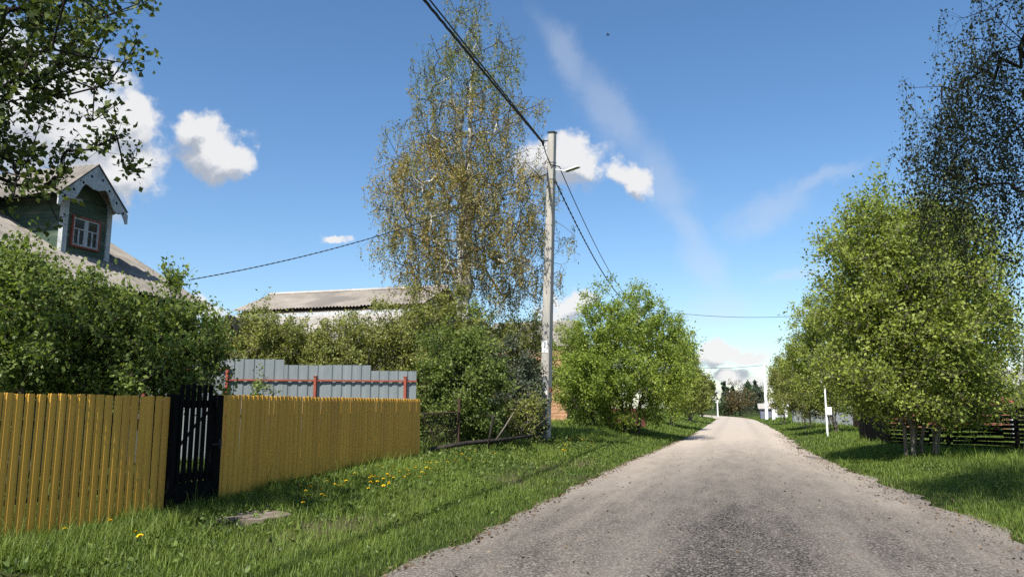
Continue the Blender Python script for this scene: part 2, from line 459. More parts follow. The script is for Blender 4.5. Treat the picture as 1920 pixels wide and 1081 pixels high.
def make_plant(name, kind, label, cat, base, clumps, n_ends, per_end, leaf, leafmat, barkmat, spread=0.28, stems=1, trunk_r=None,
               group=None, droop=0.0, strand=0.0, lean=(0, 0), stem_h=0.5, width=0.62, tip=0.004, shell=0.45, wob=0.06, stem_spread=0.35,
               huefun=None, thick=1.0, birch=False, fork=None, bare=0.0, floor=0.25, flat=0.0, gap=-0.23, clear=0.0, shoots=0.12):
    """a tree or shrub: root empty > trunk / stems, crown / foliage"""
    base = np.asarray(base, float)
    root = empty(name, base, label, cat, group)
    ends = fill(clumps, n_ends, shell, gap, shoots)
    ends = ends[ends[:, 2] > base[2] + floor]
    top = max(c[2]+c[5] for c in clumps) - base[2]
    cc = np.average(np.array(clumps)[:, :3], axis=0, weights=np.array(clumps)[:, 6])
    st = []
    for s in range(stems):
        a = rng.random()*6.283; off = np.array([math.cos(a), math.sin(a), 0])*stem_spread*(0.25+rng.random()*0.75) if stems > 1 else np.zeros(3)
        h = top*stem_h*(0.8+0.3*rng.random()) if stems > 1 else top*stem_h
        tgt = np.array([cc[0], cc[1], 0])*0.75 + np.array([base[0], base[1], 0])*0.25
        if fork is not None: tgt = np.array([fork[s % len(fork)][0], fork[s % len(fork)][1], 0])
        p0 = base + off*0.5; p0[2] = Z(p0[0], p0[1]) - 0.1
        p1 = np.array([tgt[0], tgt[1], base[2]+h]) + off*2.2*(1 if fork is None else 0.15)
        nn = max(4, int(h/0.4)); pts = []
        for i in range(nn+1):
            t = i/nn
            q = p0 + (p1-p0)*t; q[:2] += rng.normal(size=2)*0.04*min(1, h/3)*(0 if i == 0 else 1) 
            q[:2] -= off[:2]*0.5*math.sin(math.pi*t)
            pts.append(q)
        st.append(pts)
    P, par, rad, en = grow(st, ends, wob=wob, tip=tip*thick)
    ok = par >= 0
    a = P[par[ok]]; b = P[ok]; ra = rad[par[ok]]; rb = rad[ok]
    if trunk_r:
        mxr = rad.max(); k = trunk_r/mxr
        f = lambda r: np.where(r > tip*thick*3, tip*thick*3*(r/(tip*thick*3))**(math.log(trunk_r/(tip*thick*3))/math.log(mxr/(tip*thick*3))), r)
        ra, rb = f(ra), f(rb)
    ra = np.minimum(ra, rb*1.6)
    strandsA = []; strandsB = []
    # leaves
    pos = []; axis = []; var = []; size = []
    for k, e in en:
        p = P[e]
        hv = 0.5 + 0.16*rng.normal()
        if huefun is not None: hv = huefun(p) + 0.10*rng.normal()
        if strand > 0:                                   # hanging sprays
            ns = 3
            for s in range(ns):
                L = strand*(0.35+0.9*rng.random()); q0 = p + rng.normal(size=3)*spread*0.8
                drift = rng.normal(size=2)*0.18*L
                m_ = max(3, int(per_end/ns*(0.5+L/strand*0.5)))
                t = np.sort(rng.random(m_))
                pp = q0 + np.stack([drift[0]*t, drift[1]*t, -L*t**1.2], 1)
                jit = rng.normal(size=(m_, 3))*0.045
                pos.append(pp+jit); axis.append(unit(rng.normal(size=(m_, 3))*0.8 + np.array([0, 0, -0.9])))
                var.append(np.clip(hv + 0.2*rng.normal(size=m_), 0, 1)); size.append(leaf*(0.6+0.7*rng.random(m_)))
                q1 = q0 + np.array([drift[0]*.5, drift[1]*.5, -L*.45]); q2 = q0 + np.array([drift[0], drift[1], -L])
                strandsA += [p, q0, q1]; strandsB += [q0, q1, q2]
        else:
            m_ = int(per_end*(0.55+0.9*rng.random()))
            if bare and rng.random() < bare: m_ = int(m_*0.25)
            ns = max(1, m_//7)
            for s in range(ns):                          # short side shoots with leaves along them
                dr = unit(rng.normal(size=3) + np.array([0, 0, 0.55])); L = spread*(0.5+1.1*rng.random())
                t = rng.random(m_//ns+1)
                pp = p + dr*L*t[:, None] + rng.normal(size=(len(t), 3))*spread*0.22
                pos.append(pp); axis.append(unit(rng.normal(size=(len(t), 3)) + dr*0.7 + np.array([0, 0, -droop])))
                var.append(np.clip(hv + 0.2*rng.normal(size=len(t)), 0, 1)); size.append(leaf*(0.6+0.75*rng.random(len(t))))
                strandsA.append(p); strandsB.append(p+dr*L)
    if strandsA:
        sA = np.array(strandsA); sB = np.array(strandsB); r = np.full(len(sA), tip*0.55)
        a = np.concatenate([a, sA]); b = np.concatenate([b, sB]); ra = np.concatenate([ra, r]); rb = np.concatenate([rb, r*0.6])
    v = None
    if birch:
        v = sstep(0.014, 0.028, ra)
    segs_mesh('trunk' if kind == 'tree' else 'stems', a, b, ra, rb, barkmat, root, 5 if kind == 'tree' else 4, v)
    pos = np.concatenate(pos); axis = np.concatenate(axis); var = np.concatenate(var); size = np.concatenate(size)
    keep = pos[:, 2] > zg(pos[:, 0], pos[:, 1]) + 0.05
    if clear:
        for q in st:
            q = np.array(q); xi = np.interp(pos[:, 2], q[:, 2], q[:, 0]); yi = np.interp(pos[:, 2], q[:, 2], q[:, 1])
            keep &= (np.hypot(pos[:, 0]-xi, pos[:, 1]-yi) > clear*(0.5+rng.random(len(pos)))) | (pos[:, 2] > q[-1, 2]-0.8)
    leaves_mesh('crown' if kind == 'tree' else 'foliage', pos[keep], axis[keep], size[keep], width, var[keep], leafmat, root)
    return root

def blob(px, py, depth, rpx, rpy, w=1.0, rd=None):
    """an ellipsoid of foliage of real size whose middle stands at a place seen from the road"""
    c = D(px, py, depth); rx = rpx/F*depth; rz = rpy/F*depth
    return (c[0], c[1], c[2], rx if rd is None else (rx+rd)/2, rx if rd is None else (rx+rd)/2, rz, w)
#%%SETTING
# ------------------------------------------------------------------ ground and road
def worn_at(x, y):
    l = road_left(y)-x
    nz = np.array([mnoise.noise((float(a)*0.9, float(b_)*0.45, 2.0)) for a, b_ in zip(np.ravel(x), np.ravel(y))]).reshape(np.shape(x))
    c = 1.25 + 0.5*np.sin(y*0.25)
    return np.clip(np.exp(-((l-c)/0.75)**2)*(0.45+1.4*nz), 0, 1)*sstep(4, 6, y)*(1-sstep(20, 30, y))

def build_ground():
    xs = np.unique(np.concatenate([np.linspace(-600, -60, 12), np.linspace(-60, -16, 23), np.arange(-16, 16, 0.3), np.linspace(16, 60, 23), np.linspace(60, 600, 12)]))
    ys = np.unique(np.concatenate([np.linspace(-80, -4, 16), np.arange(-4, 50, 0.4), np.arange(50, 130, 2), np.linspace(130, 1500, 30)]))
    X, Y = np.meshgrid(xs, ys); Zz = zg(X, Y)
    v = np.stack([X, Y, Zz], -1).reshape(-1, 3); w = len(xs); h = len(ys)
    i, j = np.meshgrid(np.arange(w-1), np.arange(h-1)); a = (j*w+i).ravel()
    f = np.stack([a, a+1, a+w+1, a+w], 1).ravel()
    o = np_mesh('ground', v, f, np.full(len(a), 4), M['turf'], None, worn_at(v[:, 0], v[:, 1]))
    for p in o.data.polygons: p.use_smooth = True
    tag(o, kind='structure')
build_ground()

def build_road():
    ys = np.concatenate([np.arange(-40, 0, 1.0), np.arange(0, 60, 0.25), np.arange(60, 190, 1.5)])
    nx = 24; v = []
    for y in ys:
        l = float(road_left(y)); r = float(road_right(y))
        l += 0.16*mnoise.noise((3.1, y*0.9, 0)) + 0.09*mnoise.noise((7.7, y*3.1, 0)) - 0.03
        r += 0.30*mnoise.noise((13.1, y*0.6, 0)) + 0.15*mnoise.noise((17.7, y*2.3, 0))
        for k in range(nx+1):
            u = k/nx; x = l + (r-l)*u
            v.append((x, y, 0.004 + 0.05*(1-(2*u-1)**2)**0.8 + 0.006*mnoise.noise((x*0.9, y*0.9, 4))))
    n = len(ys); w = nx+1
    i, j = np.meshgrid(np.arange(nx), np.arange(n-1)); a = (j*w+i).ravel()
    f = np.stack([a, a+1, a+w+1, a+w], 1).ravel()
    o = np_mesh('road', np.array(v), f, np.full(len(a), 4), M['road'])
    for p in o.data.polygons: p.use_smooth = True
    tag(o, kind='structure')
build_road()

# ------------------------------------------------------------------ fences on the left
# yellow fence: line on the ground, top line from the photograph's two ends
FA = G(0, 1030); FG0 = G(305, 973); FG1 = G(402, 950); FB = G(786, 865)
def yellow_run(p, q, ztop_p, ztop_q, label, extra=0.0, pitch=0.105, wid=0.092, dp=0.6):
    p = np.array(p); q = np.array(q)
    d = q[:2]-p[:2]; L = np.linalg.norm(d); d = d/L
    if extra: p = p - np.array([d[0], d[1], 0])*extra; L += extra
    root = empty('picket_fence', (p[0], p[1], Z(p[0], p[1])), label, 'fence', 'yellow fence runs beside the gate')
    t3 = np.array([d[0], d[1], 0]); nrm = np.array([d[1], -d[0], 0])             # towards the road
    n = int(L/pitch); mb = MB(); rr = random.Random(int(L*100))
    for i in range(n):
        s = (i+0.5)*pitch*L/(n*pitch); c = p + t3*s
        f = s/L; zt = ztop_p + (ztop_q-ztop_p)*f + rr.uniform(-0.006, 0.006); zb = Z(c[0], c[1]) + 0.03 + rr.uniform(-0.015, 0.02)
        tl = rr.uniform(-0.009, 0.009)
        # pressed steel picket: shallow hat profile with a rounded-off top
        w = wid/2
        prof = [(-w, 0.0), (-w, 0.010), (-w*0.62, 0.012), (-w*0.45, 0.022), (w*0.45, 0.022), (w*0.62, 0.012), (w, 0.010), (w, 0.0)]
        prof = [(u, o*dp) for u, o in prof]
        m_ = len(prof)
        vs = []
        for zz, sh in ((zb, 0), (zt-0.015, tl), (zt, tl)):
            k = 1.0 if zz < zt else 0.86
            for u, o in prof: vs.append(np.array([c[0], c[1], 0]) + t3*(u*k+sh) + nrm*o + np.array([0, 0, zz]))
        fs = []
        for lv in range(2):
            for k in range(m_):
                a = lv*m_+k; b = lv*m_+(k+1) % m_; fs.append((a, b, b+m_, a+m_))
        fs.append(tuple(range(2*m_, 3*m_))); fs.append(tuple(range(m_))[::-1])
        mb.add(vs, fs)
    mb.build('pickets', M['ochre'], root)
    for hgt in (0.28, 0.80):
        rb = MB()
        a = p + t3*0.0; b = p + t3*L
        za = (ztop_p-Z(a[0], a[1]))*hgt + Z(a[0], a[1]); zb = (ztop_q-Z(b[0], b[1]))*hgt + Z(b[0], b[1])
        rb.bar((a[0]-nrm[0]*0.022, a[1]-nrm[1]*0.022, za), (b[0]-nrm[0]*0.022, b[1]-nrm[1]*0.022, zb), 0.04, 0.05)
        rb.build('rail', M['dark_steel'], root)
    npost = max(2, int(L/2.4)+1)
    for k in range(npost):
        s = L*k/(npost-1); s = min(max(s, 0.06), L-0.06)
        c = p + t3*s - nrm*0.075; pb = MB()
        zt = ztop_p + (ztop_q-ztop_p)*s/L - 0.12
        pb.bar((c[0], c[1], Z(c[0], c[1])-0.3), (c[0], c[1], zt), 0.06)
        pb.build('post', M['dark_steel'], root)
    return root
ry = lambda p, px, py: OX(px, py, p[0])[2]
def ztop(p, py):
    X, Y, d = proj(np.array([p[0], p[1], 1.0])); return H_EYE + (-(py-763.5)/F)*d/math.cos(PITCH)
zA, zG0, zG1, zB = ztop(FA, 735), ztop(FG0, 743), ztop(FG1, 740), ztop(FB, 748)
yellow_run(FA, FG0, zA, zG0, 'ochre yellow picket fence left of the black gate, with dark gaps between its pickets', extra=1.8)
yellow_run(FG1, FB, zG1, zB, 'long ochre yellow picket fence between the black gate and the bushes by the pole', wid=0.097, dp=0.8)

def black_gate():
    p, q = FG0.copy(), FG1.copy(); d = (q-p)[:2]; L = np.linalg.norm(d); d /= L
    t3 = np.array([d[0], d[1], 0]); nrm = np.array([d[1], -d[0], 0])
    root = empty('gate', (p[0], p[1], Z(p[0], p[1])), 'black wooden garden gate with round topped pickets set in the yellow fence', 'gate')
    zb = (p[2]+q[2])/2
    top_post = (zG0+zG1)/2
    for s, w in ((0.05, 0.09), (L-0.07, 0.12)):
        c = p + t3*s; mb = MB()
        mb.bar((c[0], c[1], Z(c[0], c[1])-0.2), (c[0], c[1], top_post+0.01), w, w)
        mb.build('post', M['black_wood'], root, bevel=0.006)
    a = 0.12; b = L-0.15; n = 6
    tp = ztop(FG0, 709)
    for i in range(n):
        s = a + (b-a)*(i+0.5)/n; c = p + t3*s + nrm*0.02
        w = (b-a)/n*0.54/2; mb = MB(); poly = []
        z0 = zb+0.10; z1 = tp - 0.04 + random.uniform(-0.012, 0.012)
        poly = [(-w, z0), (w, z0), (w, z1-0.05)] + [(w*math.cos(t), z1-0.05+w*1.2*math.sin(t)) for t in np.linspace(0.2, math.pi-0.2, 7)] + [(-w, z1-0.05)]
        mb.prism([np.array([c[0], c[1], 0]) + t3*u + np.array([0, 0, z]) for u, z in poly], -nrm*0.022)
        mb.build('picket', M['black_wood'], root)
    c0 = p+t3*a; c1 = p+t3*b
    for z in (zb+0.42, top_post-0.10):
        mb = MB(); mb.bar((c0[0]-nrm[0]*.012, c0[1]-nrm[1]*.012, z), (c1[0]-nrm[0]*.012, c1[1]-nrm[1]*.012, z), 0.03, 0.09)
        mb.build('rail', M['black_wood'], root)
    mb = MB(); m0 = p+t3*(a-0.02)+nrm*0.035; m1 = p+t3*(b+0.02)+nrm*0.035
    mb.bar((m0[0], m0[1], zb+0.19), (m1[0], m1[1], zb+0.19), 0.02, 0.34)
    mb.build('kick_board', M['black_wood'], root)
    mb = MB(); c = p+t3*(L-0.06)+nrm*0.075
    mb.bar((c[0], c[1], zb+0.72), (c[0], c[1], zb+0.84), 0.03, 0.03); mb.bar((c[0], c[1], zb+0.78), (c[0]+t3[0]*-0.14, c[1]+t3[1]*-0.14, zb+0.78), 0.015, 0.015)
    mb.build('latch', M['dark_steel'], root)
black_gate()

# grey corrugated fence with red steel posts, running back from the road behind the yellow fence
def metal_fence():
    eB = FB[:3].copy()
    dB = proj(eB)[2]
    dR = dB + 1.0; dL = dB - 0.2
    line = None
    def at(px, py):
        t = (781-px)/(781-250.0); dep = dR + (dL-dR)*t
        if line is None: return D(px, py, dep)
        r = ray(px, py); k = ((line[0]-CAM) @ line[1])/(r @ line[1]); return CAM + r*k
    a = at(781, 763); b = at(250, 763); dirv = (b-a)[:2]; L = np.linalg.norm(dirv); dirv /= L
    t3 = np.array([dirv[0], dirv[1], 0]); nrm = np.array([-dirv[1], dirv[0], 0])
    if nrm @ (CAM-a) < 0: nrm = -nrm
    line = (a, nrm)
    root = empty('metal_fence', (a[0], a[1], Z(a[0], a[1])), 'grey corrugated metal fence with red posts and rails behind the yellow fence', 'fence')
    edges = [(781, 695), (695, 683.5), (614, 683.5), (533, 673), (440, 673), (345, 672), (250, 672)]
    for i in range(len(edges)-1):
        px0, py = edges[i][0], edges[i][1]; px1 = edges[i+1][0]
        if i == 0: py = 695
        elif i in (1, 2): py = 684
        else: py = 673
        p = at(px0, py); q = at(px1, py); ln = np.linalg.norm((q-p)[:2])
        z1 = at((px0+px1)/2, py)[2]
        p0 = np.array([p[0], p[1], z1]) + nrm*(0.004*(i % 2))
        z0 = Z(p[0], p[1]) + 0.05
        # trapezoidal profile
        mb = MB(); pitch = 0.20; n = int(ln/pitch)+1; prof = []
        for k in range(n):
            u = k*pitch
            prof += [(u, 0), (u+0.10, 0), (u+0.125, -0.02), (u+0.175, -0.02)]
        prof = [(min(u, ln), o) for u, o in prof if u <= ln+0.01] + [(ln, 0)]
        m_ = len(prof); vs = []
        for s in (0, 1):
            for z in (z0, z1):
                for u, o in prof: vs.append(np.array([p0[0], p0[1], z]) + t3*u + nrm*(o - s*0.004))
        fs = []
        for k in range(m_-1):
            fs += [(k, k+1, m_+k+1, m_+k), (2*m_+k, 3*m_+k, 3*m_+k+1, 2*m_+k+1), (m_+k, m_+k+1, 3*m_+k+1, 3*m_+k), (k, 2*m_+k, 2*m_+k+1, k+1)]
        fs += [(0, m_, 3*m_, 2*m_), (m_-1, 3*m_-1, 4*m_-1, 2*m_-1)]
        mb.add(vs, fs); mb.build('sheet', M['zinc'], root)
    posts = [(760, 707), (592, 706), (428, 689), (275, 688)]
    for px, py in posts:
        p = at(px, py) + nrm*0.05; mb = MB()
        mb.bar((p[0], p[1], Z(p[0], p[1])-0.3), (p[0], p[1], p[2]), 0.055)
        o = mb.build('post', M['red_paint'], root)
        cp = MB(); cp.bar((p[0], p[1], p[2]+0.001), (p[0], p[1], p[2]+0.018), 0.075); cp.build('cap', M['red_paint'], o)
    for (x0, y0, x1, y1) in ((781, 713.5, 430, 712.5), (427, 692.5, 300, 691)):
        p = at(x0, y0) + nrm*0.035; q = at(x1, y1) + nrm*0.035; mb = MB(); q[2] = (p[2]+q[2])/2; p[2] = q[2]
        mb.bar(p, q, 0.03, 0.034); mb.build('rail', M['red_paint'], root)
metal_fence()

# rusty mesh panel and fallen rails in the bushes between the yellow fence and the pole
def mesh_panel():
    d0 = proj(FB)[2] + 0.35
    c00 = D(793, 848, d0); c10 = D(858, 845, d0+1.0); c01 = D(793, 775, d0); c11 = D(861, 772, d0+1.0)
    root = empty('mesh_fence', c00, 'rusty old wire mesh panel with dark iron frame beside the yellow fence end', 'fence')
    mb = MB()
    mb.tube([c01, c11], 0.018, 6); mb.build('rail', M['rust'], root)
    tp = c11 + np.array([0, 0, 0.30]); bt = c10 - np.array([0, 0, 0.15])
    mb = MB(); mb.tube([bt, tp], 0.030, 6); mb.build('post', M['rust'], root)
    mb = MB(); n = 16
    for i in range(-n, n):
        for sgn in (1, -1):
            pts = []
            for t in (0.0, 1.0):
                u = (i/n) + t if sgn > 0 else (i/n)+1-t
                pts.append((u, t))
            (u0, v0), (u1, v1) = pts
            # clip to 0..1 in u
            def clip(u0, v0, u1, v1):
                t0, t1 = 0., 1.; du = u1-u0
                for e in (0., 1.):
                    tt = (e-u0)/du
                    if (du > 0) == (e == 0.): t0 = max(t0, tt)
                    else: t1 = min(t1, tt)
                return (t0, t1) if t1 > t0+0.02 else None
            r = clip(u0, v0, u1, v1)
            if not r: continue
            f = lambda u, v: (c00*(1-u)+c10*u)*(1-v) + (c01*(1-u)+c11*u)*v
            a = f(u0+(u1-u0)*r[0], v0+(v1-v0)*r[0]); b = f(u0+(u1-u0)*r[1], v0+(v1-v0)*r[1])
            mb.tube([a, b], 0.0035, 3, False)
    mb.build('wire_mesh', M['rust'], root)
mesh_panel()
dF = proj(FB)[2]
mb = MB(); a = D(806, 842, dF+0.5); b = D(932, 825, dF+2.2); c = D(1000, 816, dF+3.2)
mb.tube([a, (a+b)/2+np.array([0, 0, 0.03]), b, c], [0.045, 0.05, 0.045, 0.03], 7)
tag(mb.build('fallen_log', M['dark_wood'], smooth=True), 'dark bare log lying along the foot of the bushes by the fence', 'log')
mb = MB(); a = D(930, 824, dF+2.0); b = D(963, 773, dF+2.1)
mb.tube([a, (a+b)/2+np.array([0.01, 0, 0.0]), b], [0.022, 0.02, 0.012], 6)
tag(mb.build('stick', M['grey_wood'], smooth=True), 'pale bare stick leaning against the bushes above the fallen log', 'stick')
mb = MB(); a = D(914, 846, dF+1.8); b = D(925, 775, dF+1.9)
mb.tube([a, b], [0.03, 0.022], 6)
tag(mb.build('stake', M['dark_wood'], smooth=True), 'dark upright wooden stake in the bushes crossing the fallen log', 'stake')

# concrete slab in the grass before the gate
def slab():
    c = G(468, 973); rr = random.Random(5); poly = []
    for k in range(14):
        a = 2*math.pi*k/14
        ux = 0.31*math.cos(a)*(1+rr.uniform(-0.2, 0.2)); uy = 0.40*math.sin(a)*(1+rr.uniform(-0.22, 0.2))
        if math.cos(a) > 0.75: ux *= 1.3
        poly.append(np.array([c[0]+ux, c[1]+uy, c[2]-0.10]))
    mb = MB(); mb.prism(poly, (0.01, -0.01, 0.155))
    tag(mb.build('concrete_slab', M['slab'], bevel=0.015), 'worn flat concrete slab lying in the grass in front of the gate', 'slab')
    return c
SLAB = slab()
#%%BUILDINGS
# ------------------------------------------------------------------ the wooden house with the dormer
def wooden_house():
    zE = 3.75; dE = (zE-H_EYE)*math.cos(PITCH)*F/(763.5-577)
    E = D(388, 577, dE)                                 # far end of the eave
    XE, Y1 = E[0], E[1]
    Q = OY(200, 457, Y1)                                # a point higher on the far verge
    k = (Q[2]-E[2])/(XE-Q[0])                           # roof slope
    ridge_run = 3.9; XR = XE-ridge_run; ZR = zE + k*ridge_run
    Y0 = Y1 - 9.5
    zf = Z(XE-1, Y1)
    root = empty('wooden_house', (XE-3.5, (Y0+Y1)/2, zf), 'old green wooden house with grey slate roof and carved white gabled dormer', 'house')
    # walls
    mb = MB(); wx0, wx1 = XR-(ridge_run-0.45), XE-0.45; wy0, wy1 = Y0+0.4, Y1-0.4
    wt = zE + k*0.45 - 0.12
    poly = [(wx0, wt), (XR, ZR-0.14), (wx1, wt), (wx1, zf-0.1), (wx0, zf-0.1)]
    mb.prism([(x, wy0, z) for x, z in poly], (0, wy1-wy0, 0))
    nb = int((wt-zf)/0.16)
    for i in range(nb):                                 # weatherboards on the two visible sides
        z = zf + 0.08 + i*0.16
        mb.box((wx1+0.012, (wy0+wy1)/2, z), (0.014, 0, 0), (0, (wy1-wy0)/2+0.02, 0), (0.010, 0, 0.076))
        mb.box(((wx0+wx1)/2, wy0-0.012, z), ((wx1-wx0)/2, 0, 0), (0, 0.014, 0), (0, -0.010, 0.076))
    mb.build('wall', M['green_wood'], root)
    # roof slopes (corrugated), waves along the ridge
    down = np.array([1, 0, -k]); run = ridge_run*math.hypot(1, k)
    down /= np.linalg.norm(down)
    rb = corrugated((XR, Y0, ZR), (0, 1, 0), down, Y1-Y0, run, 0.15, 0.026, normal=(k, 0, 1), ragged=0.03, rows=4, seed=3)
    down2 = np.array([-1, 0, -k]); down2 /= np.linalg.norm(down2)
    rb2 = corrugated((XR, Y1, ZR), (0, -1, 0), down2, Y1-Y0, run, 0.15, 0.026, normal=(-k, 0, 1), ragged=0.03, rows=4, seed=4)
    rb.add(rb2.v, rb2.f)
    rb.build('roof', M['slate'], root)
    mb = MB(); n = np.array([k, 0, 1]); n /= np.linalg.norm(n)
    mb.bar(np.array([XE, Y1-0.02, zE])-n*0.10, np.array([XR, Y1-0.02, ZR])-n*0.10, 0.03, 0.16)
    mb.build('verge_board', M['dark_wood'], root)
    mb = MB(); mb.bar((XE-0.09, Y0+0.1, zE-0.04), (XE-0.09, Y1-0.1, zE-0.04), 0.03, 0.14); mb.build('eave_board', M['dark_wood'], root)
    mb = MB(); mb.tube([(XR, Y0, ZR+0.03), (XR, Y1, ZR+0.03)], 0.09, 8); mb.build('ridge_cap', M['slate'], root)
    # ---- dormer: front wall in a plane parallel to the road
    def roofhit(px, py):
        r = ray(px, py); t = (zE - H_EYE + k*XE)/(r[2]+k*r[0]); return CAM + r*t     # on z = zE + k(XE-x)
    S = roofhit(196, 490); XD = S[0]; ZS = S[2]
    yL = OX(114, 470, XD)[1]; yR = S[1]
    zEav = OX(114, 372, XD)[2]                          # dormer eave height
    XF = XD + 0.38                                       # bargeboard plane, overhanging
    gl = OX(108, 366, XF); ap = OX(188, 314, XF); gr = OX(238, 402, XF)
    ym = (gl[1]+gr[1])/2; hw = (gr[1]-gl[1])/2; zG = (gl[2]+gr[2])/2; zAp = ap[2]
    ksl = (zAp-zG)/hw
    dm = MB()
    hwid = (yR-yL)/2; yc = (yL+yR)/2
    ztop_c = zG + ksl*(hw-abs(0))-0.12
    back = XD - (zAp-ZS)/k - 0.2
    zw = zAp - ksl*hwid - 0.10
    poly = [(yL, ZS-0.35), (yR, ZS-0.35), (yR, zw), (yc, zAp-0.16), (yL, zw)]
    dm.prism([(XD, y, z) for y, z in poly], (back-XD, 0, 0))
    z = ZS-0.25
    while z < zw - 0.05:
        dm.box((XD+0.012, yc, z), (0.013, 0, 0), (0, hwid-0.02, 0), (0.008, 0, 0.072))
        dm.box(((XD+back)/2, yL-0.012, z), ((XD-back)/2, 0, 0), (0, 0.013, 0), (0, -0.008, 0.072))
        z += 0.15
    dorm = dm.build('dormer', M['green_wood'], root)
    # dormer roof
    L = XF-back; ro = hw*math.hypot(1, ksl)
    for sgn in (1, -1):
        dn = np.array([0, sgn, -ksl]); dn /= np.linalg.norm(dn)
        o = (XF+0.05, ym, zAp+0.05); nn = (0, sgn*ksl, 1)
        cb = corrugated(o, (-1, 0, 0), dn, L, ro, 0.15, 0.024, normal=nn, ragged=0.015, rows=3, seed=8+sgn)
        cb.build('dormer_roof', M['slate'], dorm)
    # carved bargeboards with scalloped lower edge and black discs painted for the shade inside drilled holes
    for sgn in (1, -1):
        def pt(u, dz): return np.array([XF, ym+sgn*u, zAp - ksl*u + dz])
        up = [pt(u, 0.0) for u in np.linspace(0, hw, 12)]
        lo = []
        for u in np.linspace(hw, 0, 40):
            s = u/hw
            dpt = 0.26 + 0.085*math.sin(s*math.pi*2*2.0+0.6) + 0.10*(1-s)**3 + (0.10*max(0, 0.12-s)/0.12 if s < 0.12 else 0)
            if s > 0.96: dpt = 0.20
            lo.append(pt(u, -dpt))
        bb = MB(); bb.prism(up+lo, (0.03, 0, 0))
        bo = bb.build('bargeboard', M['white_wood'], dorm)
        for s in (0.16, 0.38, 0.62, 0.84):
            hb = MB(); c = pt(s*hw, -0.13) + np.array([0.031, 0, 0]); hb.tube([c, c+np.array([0.004, 0, 0])], 0.028, 10)
            hb.build('hole_shade_disc', M['black_wood'], dorm)
    mb = MB(); mb.bar((XF-0.03, ym, zAp-0.9), (XF-0.03, ym, zAp-0.02), 0.05, 0.05)
    # collar between the bargeboards, with a short carved pendant
    mb = MB(); zc = zAp-ksl*hw*0.60
    mb.prism([(XD+0.05, ym-0.30, zc-0.30), (XD+0.05, ym+0.02, zc-0.30), (XD+0.05, ym-0.02, zc-0.20), (XD+0.05, ym-0.30, zc-0.22)], (0.03, 0, 0))
    mb.build('carved_bracket', M['white_wood'], dorm)
    for y in (yL, yR):
        mb = MB(); mb.box((XD+0.005, y, (ZS-0.25+zw)/2), (0.055, 0, 0), (0, 0.06, 0), (0, 0, (zw-ZS+0.25)/2))
        mb.build('corner_board', M['white_wood'], dorm)
    mb = MB(); mb.bar((XD+0.06, yL-0.08, ZS-0.12), (XD+0.06, yR+0.08, ZS-0.12), 0.10, 0.05); mb.build('base_ledge', M['white_wood'], dorm)
    mb = MB(); mb.bar((XD+0.05, yL-0.08, ZS-0.24), (XD+0.05, yR+0.08, ZS-0.24), 0.08, 0.05); mb.build('base_ledge', M['white_wood'], dorm)
    # window
    w0 = OX(132, 440, XD)[1]; w1 = OX(181, 440, XD)[1]
    wz1 = OX(132, 405, XD)[2]; wz0 = OX(132, 458, XD)[2]
    x = XD+0.03
    mb = MB(); mb.abox(x-0.02, x, w0, w1, wz0, wz1); mb.build('window_pane', M['pane'], dorm)
    mb = MB(); t = 0.035
    for (a, b, c, d) in ((w0-t, w0, wz0-t, wz1+t), (w1, w1+t, wz0-t, wz1+t), (w0, w1, wz0-t, wz0), (w0, w1, wz1, wz1+t)):
        mb.abox(x-0.01, x+0.045, a, b, c, d)
    mb.build('window_trim', M['red_paint'], dorm)
    mb = MB(); wm = (w0+w1)/2; t = 0.035; hz = wz0 + (wz1-wz0)*0.60
    for (a, b, c, d) in ((w0, w0+t, wz0, wz1), (w1-t, w1, wz0, wz1), (wm-0.05, wm+0.05, wz0, wz1)):
        mb.abox(x, x+0.03, a, b, c, d)
    for (a, b) in ((w0+t, wm-0.05), (wm+0.05, w1-t)):
        mb.abox(x, x+0.026, a, b, wz0, wz0+t); mb.abox(x, x+0.026, a, b, wz1-t, wz1); mb.abox(x, x+0.024, a, b, hz-0.013, hz+0.013)
        cm = (a+b)/2; mb.abox(x, x+0.022, cm-0.014, cm+0.014, wz0+t, hz-0.013)
    mb.build('window_frame', M['white_wood'], dorm)
    print('house', E, 'k', k, 'ZR', ZR, 'dormer XD', XD, 'ZS', ZS, 'y', yL, yR, 'zw', zw, 'zAp', zAp, 'ksl', ksl)
    return E
HOUSE_E = wooden_house()

